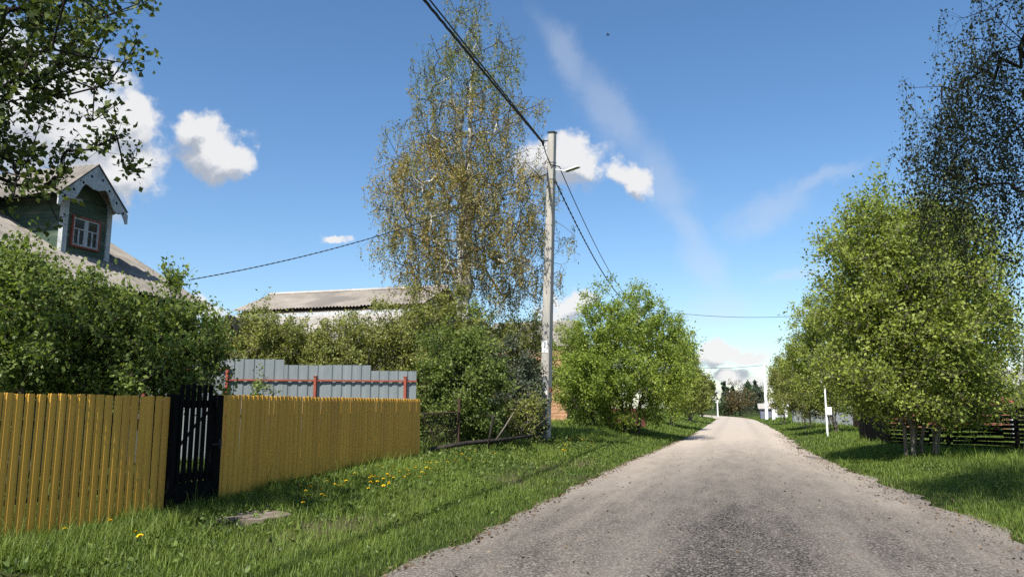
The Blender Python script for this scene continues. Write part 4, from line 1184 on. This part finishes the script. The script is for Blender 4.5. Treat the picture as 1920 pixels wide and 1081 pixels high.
for lab, bx, by, cl, lm in (
  ('medium green tree next along the left side after the round bright one', 1262, 800, [(1265, 680, 34, 75), (1285, 700, 26, 65), (1262, 745, 40, 40)], 'leaf_fresh'),
  ('dull olive tree standing behind the bright ones left of the road', 1296, 790, [(1296, 715, 24, 42), (1308, 735, 16, 34), (1290, 750, 26, 28)], 'leaf_olive'),
  ('last olive tree before the far bend left of the road', 1318, 783, [(1320, 738, 15, 32), (1312, 755, 16, 22)], 'leaf_olive')):
    b = G(bx, by); dd = proj(b)[2]
    make_plant('willow_tree', 'tree', lab, 'tree', gz(b), [blob(x, y, dd, rx, ryy) for x, y, rx, ryy in cl], 260, 75, 0.11*max(1, dd/50), M[lm], M['bark_pale'], spread=0.4, stems=3, trunk_r=0.10, stem_h=0.5, stem_spread=0.6, group='bright green trees left of the road')

# right side: the big rounded bush-tree, and bushes beyond it
br_ = G(1725, 860); db = proj(br_)[2] 
make_plant('bird_cherry', 'tree', 'huge rounded green tree with many stems on the right of the road', 'tree', gz(br_),
    [blob(1700, 440, db, 105, 88), blob(1640, 500, db, 95, 105), blob(1770, 500, db, 105, 115), blob(1720, 590, db, 160, 110), blob(1620, 620, db, 70, 105), blob(1835, 600, db, 62, 115), blob(1700, 700, db, 150, 80), blob(1800, 720, db, 90, 62), blob(1640, 725, db, 60, 40), blob(1575, 530, db, 42, 70, 0.8), blob(1600, 440, db, 40, 50, 0.8), blob(1750, 765, db, 110, 40, 0.9), blob(1840, 775, db, 55, 38, 0.8), blob(1650, 770, db, 60, 34, 0.7), blob(1880, 690, db, 35, 80, 0.7)],
    2300, 62, 0.086, M['leaf_fresh'], M['bark_pale'], gap=-0.15, spread=0.40, stems=9, trunk_r=0.06, stem_h=0.55, stem_spread=0.9)
for lab, bx, by, cl, lm, ne in (
  ('tall leaning green bush left of the huge rounded tree', 1568, 815, [(1545, 600, 40, 62), (1520, 650, 45, 70), (1565, 690, 60, 85), (1590, 735, 40, 40), (1500, 700, 34, 55)], 'leaf_fresh', 330),
  ('olive bush behind the slim white post right of the road', 1515, 806, [(1500, 715, 38, 60), (1530, 745, 40, 45), (1480, 730, 24, 50)], 'leaf_olive', 220),
  ('pale sparse bush beside the taller whitish far pole', 1470, 795, [(1468, 700, 17, 42), (1462, 735, 18, 38)], 'leaf_olive', 150)):
    b = G(bx, by); dd = proj(b)[2]
    make_plant('roadside_bush', 'shrub', lab, 'bush', gz(b), [blob(x, y, dd, rx, ryy) for x, y, rx, ryy in cl], int(ne*1.4), 80, 0.095*max(1, dd/45), M[lm], M['bark_pale'], spread=0.36, stems=5, stem_h=0.5, stem_spread=0.7, group='bushes right of the road', tip=0.005)
b = gz(D(1925, 790, 42))
make_plant('young_tree', 'tree', 'thin pale sparse tree at the right edge behind the huge tree', 'tree', b, [blob(1910, 640, 42, 35, 80), blob(1935, 700, 42, 45, 60)], 140, 22, 0.08, M['leaf_grey'], M['bark_pale'], spread=0.4, trunk_r=0.08, stem_h=0.7)
b = gz(D(1890, 800, 60))
make_plant('hedge_bush', 'shrub', 'olive hedge bush behind the white gate post at the right edge', 'bush', b, [blob(1905, 755, 60, 45, 26), blob(1930, 770, 60, 40, 25)], 130, 40, 0.11, M['leaf_olive'], M['bark'], spread=0.4, stems=4)

# weeping birch, trunk outside the picture on the right
b = gz(np.array([6.4, 10.4, 0]))
wb = [blob(1880, 60, 10.5, 105, 95), blob(1860, 190, 10.5, 110, 80), blob(1790, 265, 10.6, 70, 45), blob(1900, 300, 10.4, 90, 55, 0.9), blob(1740, 300, 10.8, 55, 36, 3.0), blob(1765, 235, 10.7, 50, 45, 2.5), blob(1810, 130, 10.6, 60, 60, 1.5), blob(1840, 350, 10.5, 60, 30, 0.7),
      blob(1790, 330, 10.5, 60, 40, 2.2), blob(1870, 370, 10.3, 60, 45, 1.6), (5.6, 9.5, 8.6, 3.0, 3.0, 2.0, 0.35), (6.8, 10.5, 6.0, 1.6, 2.0, 2.0, 0.6), (3.2, 8.0, 8.4, 1.6, 1.8, 1.2, 0.5)]  # last crown hangs unseen above the frame, placed to shade the right verge
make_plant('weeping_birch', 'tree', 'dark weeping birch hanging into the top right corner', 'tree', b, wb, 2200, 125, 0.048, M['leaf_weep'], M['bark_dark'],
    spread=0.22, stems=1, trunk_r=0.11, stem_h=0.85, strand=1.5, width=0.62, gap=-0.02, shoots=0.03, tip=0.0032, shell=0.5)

# far trees beyond the bend
far = [('russet brown round tree at the far end of the road', 1388, 775, 122, [(1386, 748, 24, 26), (1376, 758, 18, 18)], 'leaf_farbrown'),
       ('tall green tree behind the russet one at the road end', 1408, 772, 150, [(1402, 735, 17, 18), (1412, 750, 24, 22)], 'leaf_far'),
       ('dark green tree right of the russet one by the far poles', 1428, 772, 140, [(1428, 745, 18, 24), (1420, 760, 20, 16)], 'leaf_fardark'),
       ('pale green bush left of the russet tree at the road end', 1358, 776, 125, [(1356, 765, 16, 13), (1370, 768, 14, 10)], 'leaf_far')]
for lab, bx, by, dd, cl, lm in far:
    b = gz(D(bx, by, dd)); 
    make_plant('far_tree', 'tree', lab, 'tree', b, [blob(x, y, dd, rx, ryy) for x, y, rx, ryy in cl], 130, 34, 0.22, M[lm], M['bark'], spread=0.7, trunk_r=0.15, stem_h=0.5, group='trees at the far end of the road', tip=0.01)
# dark forest edge on the horizon
def forest():
    pos = []; rr = np.random.default_rng(3)
    for i in range(150):
        y = rr.uniform(240, 300); x = rr.uniform(-190, 120); h = rr.uniform(8.0, 12.5) * (1 if x < -2 else 0.8); r = rr.uniform(1.4, 2.4)
        n = 220; t = rr.random(n)**0.7; a = rr.random(n)*6.283
        rad = r*(1-t)**0.8*np.sqrt(rr.random(n))
        pos.append(np.stack([x+rad*np.cos(a), y+rad*np.sin(a), h*(0.05+0.95*t)], 1))
    pos = np.concatenate(pos); n = len(pos)
    ax = unit(rr.normal(size=(n, 3))+np.array([0, 0, -0.3]))
    o = leaves_mesh('forest', pos, ax, 0.9*(0.6+0.8*rr.random(n)), np.full(n, 0.7), rr.random(n), M['leaf_fardark'], None)
    tag(o, 'dark spruce forest along the horizon', 'forest', kind='stuff')
forest()
#%%GRASS
# ------------------------------------------------------------------ grass, weeds, litter
def inside_frame(p, mx=420, my=160):
    x, y, d = proj(p); return (d > 1.5) & (x > -mx) & (x < 1920+mx) & (y < 1081+my)

def grass():
    pts = []
    def scatter(n, x0, x1, y0, y1):
        x = rng.uniform(x0, x1, n); y = rng.uniform(y0, y1, n)
        l = road_left(y)-x; r = x-road_right(y)
        e = np.maximum(l, r)
        ok = (e > -0.10 + 0.12*rng.random(n))
        x, y, e = x[ok], y[ok], e[ok]
        p = np.stack([x, y, zg(x, y)], 1)
        k = inside_frame(p); return p[k], e[k]
    P1, E1 = scatter(430000, -8.5, 6.5, 5.0, 13)
    P2, E2 = scatter(330000, -11, 9, 13, 28)
    P3, E3 = scatter(200000, -14, 16, 28, 60)
    P4, E4 = scatter(60000, -16, 22, 60, 110)
    p = np.concatenate([P1, P2, P3, P4]); e = np.concatenate([E1, E2, E3, E4])
    # worn, thinner band along the left verge
    patch = np.array([mnoise.noise((float(a)*0.8, float(b_)*0.35, 0.0)) for a, b_ in p[:, :2]])
    thin = 0.80*worn_at(p[:, 0], p[:, 1]) + np.where(e < 0.35, 0.45, 0)
    k = rng.random(len(p)) > thin
    p, e, patch = p[k], e[k], patch[k]
    # not under the slab
    k = np.hypot((p[:, 0]-SLAB[0])/0.36, (p[:, 1]-SLAB[1]+0.25)/0.62) > 1.0
    p, e, patch = p[k], e[k], patch[k]
    n = len(p); dist = proj(p)[2]
    tall = np.where(p[:, 0] < 0, sstep(1.6, 3.2, e), sstep(1.0, 2.5, e))
    h = (0.050 + 0.075*tall + 0.03*np.clip(patch, -0.5, 0.5))*(0.6+0.8*rng.random(n))*(1+0.012*dist)
    tuft = np.array([mnoise.noise((float(a)*2.2, float(b_)*2.2, 9.0)) for a, b_ in p[:, :2]])
    h *= 1 + 0.9*np.clip(tuft-0.05, 0, 0.6)
    straw = (rng.random(n) < 0.03)
    h = np.where(straw, h*1.9, h)
    w = np.maximum(0.0045, 0.00048*dist)*(0.7+0.6*rng.random(n))
    a = rng.random(n)*6.283; lean = (0.25+0.6*rng.random(n))*h
    dx = np.stack([np.cos(a), np.sin(a), np.zeros(n)], 1); sd = np.stack([-np.sin(a+rng.normal(size=n)*0.5), np.cos(a), np.zeros(n)], 1)
    v = np.empty((n, 5, 3)); up = np.array([0, 0, 1.0])
    v[:, 0] = p - sd*w[:, None]/2; v[:, 1] = p + sd*w[:, None]/2
    m_ = p + dx*(lean*0.35)[:, None] + up*(h*0.6)[:, None]
    v[:, 2] = m_ + sd*w[:, None]*0.42; v[:, 3] = m_ - sd*w[:, None]*0.42
    v[:, 4] = p + dx*lean[:, None] + up*h[:, None]
    base = (np.arange(n)*5)[:, None]
    f = np.concatenate([base+np.array([[0, 1, 2, 3]]), base+np.array([[3, 2, 4]])], 1).ravel()
    sz = np.tile(np.array([4, 3]), n)
    var = np.clip(0.5 + 0.22*rng.normal(size=n) + 0.35*patch + 0.25*tuft - 0.10*(e < 0.5) + 0.4*straw, 0, 1)
    o = np_mesh('grass', v.reshape(-1, 3), f, sz, M['grass'], None, np.repeat(var, 5))
    tag(o, 'green grass growing on both verges of the road', 'grass', kind='stuff')
    print('grass blades', n)
grass()

def weeds():
    """broad leaves of dandelion, clover and ground elder along the fences"""
    pos = []; ax = []; sz = []; var = []
    def band(n, x0, x1, y0, y1, test):
        x = rng.uniform(x0, x1, n); y = rng.uniform(y0, y1, n); ok = test(x, y); x, y = x[ok], y[ok]
        p = np.stack([x, y, zg(x, y)], 1); return p[inside_frame(p)]
    def fence_x(y):
        return np.interp(y, [FA[1]-3, FA[1], FB[1], PB[1], 40], [FA[0]-0.15, FA[0], FB[0], PB[0]-0.6, -8])
    def tl(x, y):
        e = x-fence_x(y); return (e > -0.05) & (rng.random(len(x)) < np.exp(-np.maximum(e-0.5, 0)*1.25))
    P = [band(26000, -9, -3, 4.5, 26, tl), band(2500, 3.0, 8, 14, 26, lambda x, y: (x-road_right(y) > 1.2))]
    P = np.concatenate(P)
    for p in P:
        m_ = rng.integers(3, 7); d = proj(p)[2]; s = (0.035+0.03*rng.random())*(1+0.01*d)
        a = rng.random(m_)*6.283; el = 0.3+0.7*rng.random(m_)
        hgt = rng.random(m_)*(0.16 if p[1] > 9.5 and p[0]-fence_x(p[1]) < 0.7 and rng.random() < 0.6 else 0.07)
        pos.append(p + np.stack([0.03*np.cos(a), 0.03*np.sin(a), hgt], 1)); ax.append(np.stack([np.cos(a)*np.cos(el), np.sin(a)*np.cos(el), np.sin(el)], 1))
        sz.append(np.full(m_, s)*(0.7+0.6*rng.random(m_))); var.append(np.clip(0.45+0.25*rng.normal(size=m_), 0, 1))
    pos = np.concatenate(pos); o = leaves_mesh('weeds', pos, np.concatenate(ax), np.concatenate(sz), 0.5, np.concatenate(var), M['weed'], None)
    tag(o, 'broad leaved weeds growing along the fence foot', 'weeds', kind='stuff')
    # tuft of taller dark leaves at the pole foot
weeds()
b = gz(PB + np.array([0.25, -0.35, 0]))
make_plant('weed_tuft', 'shrub', 'dark green weed tuft at the foot of the concrete utility pole', 'weeds', b, [blob(1035, 840, PD-0.4, 26, 18)], 60, 26, 0.075, M['leaf_lilac'], M['stem'], spread=0.14, stems=1, stem_h=0.4, floor=0.02, tip=0.003)

def litter():
    pos = []; n = 5200
    y = rng.uniform(5, 45, n)**1.0; side = rng.random(n) < 0.5
    x = np.where(side, road_left(y) + rng.normal(size=n)*0.10 + 0.02, road_right(y) + rng.normal(size=n)*0.28 - 0.05)
    yy = 5 + 22*rng.random(420)**1.4; xx = rng.uniform(-2.6, 2.4, 420)
    x = np.concatenate([x, xx]); y = np.concatenate([y, yy])
    uu = np.clip((x-road_left(y))/(road_right(y)-road_left(y)), 0, 1)
    p = np.stack([x, y, np.maximum(zg(x, y), 0.006+0.05*(1-(2*uu-1)**2)**0.8)+0.010], 1); k = inside_frame(p); p = p[k]; n = len(p)
    a = rng.random(n)*6.283; ax = unit(np.stack([np.cos(a), np.sin(a), 0.25*rng.normal(size=n)], 1))
    o = leaves_mesh('leaf_litter', p, ax, 0.022+0.030*rng.random(n), np.full(n, 0.6), rng.random(n), M['dead'], None)
    tag(o, 'dry brown leaf litter along the road edges', 'litter', kind='stuff')
litter()

# dandelions: one flower, copied
def dandelion_mesh():
    mb = MB(); mb.tube([(0, 0, -0.02), (0.004, 0, 0.07), (0, 0.003, 0.135)], 0.0035, 5)
    k = len(mb.f)
    for ring, (r, z, n) in enumerate(((0.026, 0.140, 14), (0.018, 0.147, 11), (0.009, 0.152, 7))):
        for i in range(n):
            a = 2*math.pi*i/n + ring; d = np.array([math.cos(a), math.sin(a), 0]); s = np.array([-d[1], d[0], 0])
            c = np.array([0, 0, z-0.008]); t = d*r + np.array([0, 0, z])
            mb.add([c-s*0.003, c+s*0.003, t+s*0.005, t-s*0.005], [(0, 1, 2, 3)])
    me = bpy.data.meshes.new('dandelion'); me.from_pydata(mb.v, [], mb.f); me.materials.append(M['stem']); me.materials.append(M['yellow'])
    for i, p in enumerate(me.polygons): p.material_index = 0 if i < k else 1
    return me
dme = dandelion_mesh()
spots = [(118, 1018, 1), (252, 1020, 1), (268, 1037, 1), (170, 995, 1), (210, 1005, 1)]
for i in range(150):
    t = random.random()
    px = random.choice((random.uniform(560, 700), random.uniform(690, 800), random.uniform(690, 800), random.uniform(800, 930), random.uniform(1050, 1120)))
    base = np.interp(px, [400, 786, 1020, 1190], [938, 860, 832, 812])
    spots.append((px, base + (4+52*random.random()**1.5)*(1 if px < 820 else 0.5), 0))
first = None
DL = 'yellow dandelion flower standing in the grass along the left fence line'
for i, (px, py, big) in enumerate(spots):
    g = G(px, py)
    if first is None:
        o = bpy.data.objects.new('dandelion', dme); first = o
    else: o = first.copy()
    col.objects.link(o)
    o.location = (float(g[0]), float(g[1]), float(g[2])); s = random.uniform(0.7, 1.0)*(1.2 if big else 1.05); o.scale = (s, s, s)
    o.rotation_euler = (random.uniform(-0.25, 0.25), random.uniform(-0.25, 0.25), random.uniform(0, 6))
    tag(o, DL, 'dandelion', 'dandelions in the left verge')
#%%LIGHT
# ------------------------------------------------------------------ sky, sun, camera
SUN_EL = 50.0
sun_h = unit(np.array([-0.13, -0.991]))
sun_dir = np.array([sun_h[0]*math.cos(R_(SUN_EL)), sun_h[1]*math.cos(R_(SUN_EL)), math.sin(R_(SUN_EL))])
sl = bpy.data.lights.new('sun', 'SUN'); sl.energy = 5.0; sl.angle = R_(0.5); sl.color = (1.0, 0.95, 0.87)
so = bpy.data.objects.new('sun', sl); col.objects.link(so)
so.rotation_euler = Vector([float(c) for c in sun_dir]).to_track_quat('Z', 'Y').to_euler()
so.location = (0, 0, 60)

w = bpy.data.worlds.new('World'); scene.world = w; w.use_nodes = True
nt = w.node_tree; nt.nodes.clear()
wo = N(nt, 'ShaderNodeOutputWorld')
sky = N(nt, 'ShaderNodeTexSky', sky_type='NISHITA'); sky.sun_disc = False
sky.sun_elevation = R_(SUN_EL); sky.sun_rotation = math.atan2(sun_h[0], sun_h[1])
sky.altitude = 100; sky.air_density = 1.0; sky.dust_density = 0.6; sky.ozone_density = 2.5
bg = N(nt, 'ShaderNodeBackground'); bg.inputs[1].default_value = 0.098
hs = N(nt, 'ShaderNodeHueSaturation'); hs.inputs['Saturation'].default_value = 1.17; hs.inputs['Value'].default_value = 1.0
nt.links.new(sky.outputs[0], hs.inputs['Color']); nt.links.new(hs.outputs[0], bg.inputs[0])
tc = N(nt, 'ShaderNodeTexCoord'); dvec = tc.outputs['Generated']

def wn(scale, detail=8, rough=0.6, vec=None, dist=0.0):
    n = N(nt, 'ShaderNodeTexNoise'); n.inputs['Scale'].default_value = scale; n.inputs['Detail'].default_value = detail; n.inputs['Roughness'].default_value = rough
    n.inputs['Distortion'].default_value = dist
    nt.links.new(vec or dvec, n.inputs['Vector']); return n
def mth(op, a, b=None, c=None, clamp=False):
    n = N(nt, 'ShaderNodeMath', operation=op); n.use_clamp = clamp
    for i, v in enumerate((a, b, c)):
        if v is None: continue
        if hasattr(v, 'is_output'): nt.links.new(v, n.inputs[i])
        else: n.inputs[i].default_value = v
    return n.outputs[0]
wcol = wn(14, 8, 0.62)
sub = N(nt, 'ShaderNodeVectorMath', operation='SUBTRACT'); nt.links.new(wcol.outputs['Color'], sub.inputs[0]); sub.inputs[1].default_value = (0.5, 0.5, 0.5)
scl = N(nt, 'ShaderNodeVectorMath', operation='SCALE'); nt.links.new(sub.outputs[0], scl.inputs[0]); scl.inputs['Scale'].default_value = 0.06
addv = N(nt, 'ShaderNodeVectorMath', operation='ADD'); nt.links.new(dvec, addv.inputs[0]); nt.links.new(scl.outputs[0], addv.inputs[1])
warp = addv.outputs[0]

def sky_blob(px, py, a, b_, rot=0.0, vec=None):
    c = Vector([float(v) for v in ray(px, py)]).normalized()
    right = Vector([float(v) for v in (ray(px+10, py)-ray(px, py))]); right = (right - c*right.dot(c)).normalized()
    up = c.cross(right)*1.0
    if up.z < 0: up = -up
    if rot:
        r2 = right*math.cos(rot)+up*math.sin(rot); up = -right*math.sin(rot)+up*math.cos(rot); right = r2
    third = right.cross(up)
    m = Matrix((right, up, third)).transposed()
    mp = N(nt, 'ShaderNodeMapping', vector_type='TEXTURE')
    k = 1/math.sqrt(1+((px-960)/F)**2+((540-py)/F)**2)/F
    mp.inputs['Location'].default_value = c; mp.inputs['Rotation'].default_value = m.to_euler(); mp.inputs['Scale'].default_value = (a*k, b_*k, 0.25)
    nt.links.new(vec or warp, mp.inputs['Vector'])
    g = N(nt, 'ShaderNodeTexGradient', gradient_type='SPHERICAL'); nt.links.new(mp.outputs[0], g.inputs[0])
    return g.outputs['Fac'], mp.outputs[0]
def union(blobs, vec=None):
    acc = None
    for bb in blobs:
        v, _ = sky_blob(*bb, vec=vec)
        acc = v if acc is None else mth('MAXIMUM', acc, v)
    return acc
CUM = [(60, 210, 270, 200), (150, 250, 210, 150), (225, 325, 110, 95), (170, 330, 140, 110), (245, 240, 80, 80), (-60, 140, 240, 160), (255, 215, 62, 55), (400, 285, 88, 82), (370, 250, 72, 58), (432, 296, 58, 54),
       (1065, 300, 98, 80), (1020, 300, 80, 70), (1095, 305, 60, 50), (1182, 338, 66, 42, -0.75), (385, 575, 50, 36), (630, 448, 46, 16),
       (1075, 570, 60, 42), (1040, 590, 60, 40), (1345, 662, 74, 38), (1400, 672, 60, 24), (1365, 708, 70, 18), (1420, 722, 60, 16), (1300, 735, 60, 16), (1540, 700, 60, 24), (1620, 730, 90, 22),
       (-300, 300, 200, 120), (-520, 500, 260, 130), (2200, 560, 220, 80), (2500, 650, 300, 90), (1920, 700, 120, 40)]
shape = union(CUM)
fb = wn(27, 12, 0.6)
dens0 = mth('ADD', shape, mth('MULTIPLY', mth('SUBTRACT', fb.outputs[0], 0.5), 1.35))
mr = N(nt, 'ShaderNodeMapRange', interpolation_type='SMOOTHSTEP'); mr.inputs['From Min'].default_value = 0.14; mr.inputs['From Max'].default_value = 0.56
nt.links.new(dens0, mr.inputs[0])
shm = N(nt, 'ShaderNodeMapRange', interpolation_type='SMOOTHSTEP'); shm.inputs['From Min'].default_value = 0.0; shm.inputs['From Max'].default_value = 0.30
nt.links.new(shape, shm.inputs[0]); dens = mth('MULTIPLY', mr.outputs[0], shm.outputs[0])
# self shading: compare with the cloud a little way towards the sun (up and left of each place)
off = N(nt, 'ShaderNodeVectorMath', operation='ADD'); nt.links.new(warp, off.inputs[0])
rt = _M @ np.array([1., 0, 0]); up_ = _M @ np.array([0, 1., 0]); so_ = up_*0.022 + rt*0.006
off.inputs[1].default_value = [float(v) for v in so_]
shape2 = union(CUM, off.outputs[0])
off2 = N(nt, 'ShaderNodeVectorMath', operation='ADD'); nt.links.new(dvec, off2.inputs[0]); off2.inputs[1].default_value = [float(v) for v in so_*0.45]
fb2 = wn(27, 12, 0.6, off2.outputs[0])
dd = mth('SUBTRACT', mth('ADD', shape, mth('MULTIPLY', fb.outputs[0], 0.8)), mth('ADD', shape2, mth('MULTIPLY', fb2.outputs[0], 0.8)))
lit = N(nt, 'ShaderNodeMapRange', interpolation_type='SMOOTHSTEP'); lit.inputs['From Min'].default_value = -0.32; lit.inputs['From Max'].default_value = 0.20
nt.links.new(dd, lit.inputs[0])
ccol = mixc(nt, lit.outputs[0], (0.46, 0.50, 0.57), (0.95, 0.94, 0.93))
bgc = N(nt, 'ShaderNodeBackground'); bgc.inputs[1].default_value = 0.57; nt.links.new(ccol, bgc.inputs[0])
# thin streak of high cloud
CIR = [(1065, 110, 160, 46, -1.05), (1150, 225, 200, 62, -0.9), (1235, 340, 190, 66, -0.95), (1290, 430, 150, 50, -0.95), (1325, 500, 130, 66, -1.0), (1350, 580, 120, 60, 0.1), (1540, 345, 160, 26, 0.5), (1490, 520, 90, 20, 0.1), (1440, 400, 150, 50, 0.5)]
cs = union(CIR)
cn = wn(9, 8, 0.6, None, 0.4)
cd = mth('ADD', cs, mth('MULTIPLY', mth('SUBTRACT', cn.outputs[0], 0.5), 0.9))
mr2 = N(nt, 'ShaderNodeMapRange', interpolation_type='SMOOTHSTEP'); mr2.inputs['From Min'].default_value = -0.1; mr2.inputs['From Max'].default_value = 0.95; mr2.inputs['To Max'].default_value = 0.27
nt.links.new(cd, mr2.inputs[0])
csm = N(nt, 'ShaderNodeMapRange', interpolation_type='SMOOTHSTEP'); csm.inputs['From Min'].default_value = 0.0; csm.inputs['From Max'].default_value = 0.8; nt.links.new(cs, csm.inputs[0])
bgt = N(nt, 'ShaderNodeBackground'); bgt.inputs[0].default_value = (0.80, 0.84, 0.90, 1); bgt.inputs[1].default_value = 0.55
m1 = N(nt, 'ShaderNodeMixShader'); nt.links.new(mth('MULTIPLY', mr2.outputs[0], csm.outputs[0]), m1.inputs[0]); nt.links.new(bg.outputs[0], m1.inputs[1]); nt.links.new(bgt.outputs[0], m1.inputs[2])
m2 = N(nt, 'ShaderNodeMixShader'); nt.links.new(mth('MULTIPLY', dens, 0.93), m2.inputs[0]); nt.links.new(m1.outputs[0], m2.inputs[1]); nt.links.new(bgc.outputs[0], m2.inputs[2])
nt.links.new(m2.outputs[0], wo.inputs['Surface'])

cam = bpy.data.cameras.new('camera'); co = bpy.data.objects.new('camera', cam); col.objects.link(co)
cam.sensor_width = 36; cam.lens = F/1920*36; cam.clip_end = 5000; cam.clip_start = 0.05
co.location = [float(v) for v in CAM]; co.rotation_euler = (math.pi/2+PITCH, 0, YAW)
scene.camera = co
scene.view_settings.view_transform = 'Standard'; scene.view_settings.look = 'None'; scene.view_settings.exposure = 0.75; scene.view_settings.gamma = 1.0
scene.cycles.use_denoising = False
scene.cycles.max_bounces = 8; scene.cycles.transparent_max_bounces = 4; scene.cycles.diffuse_bounces = 5; scene.cycles.glossy_bounces = 2
scene.cycles.sample_clamp_indirect = 6
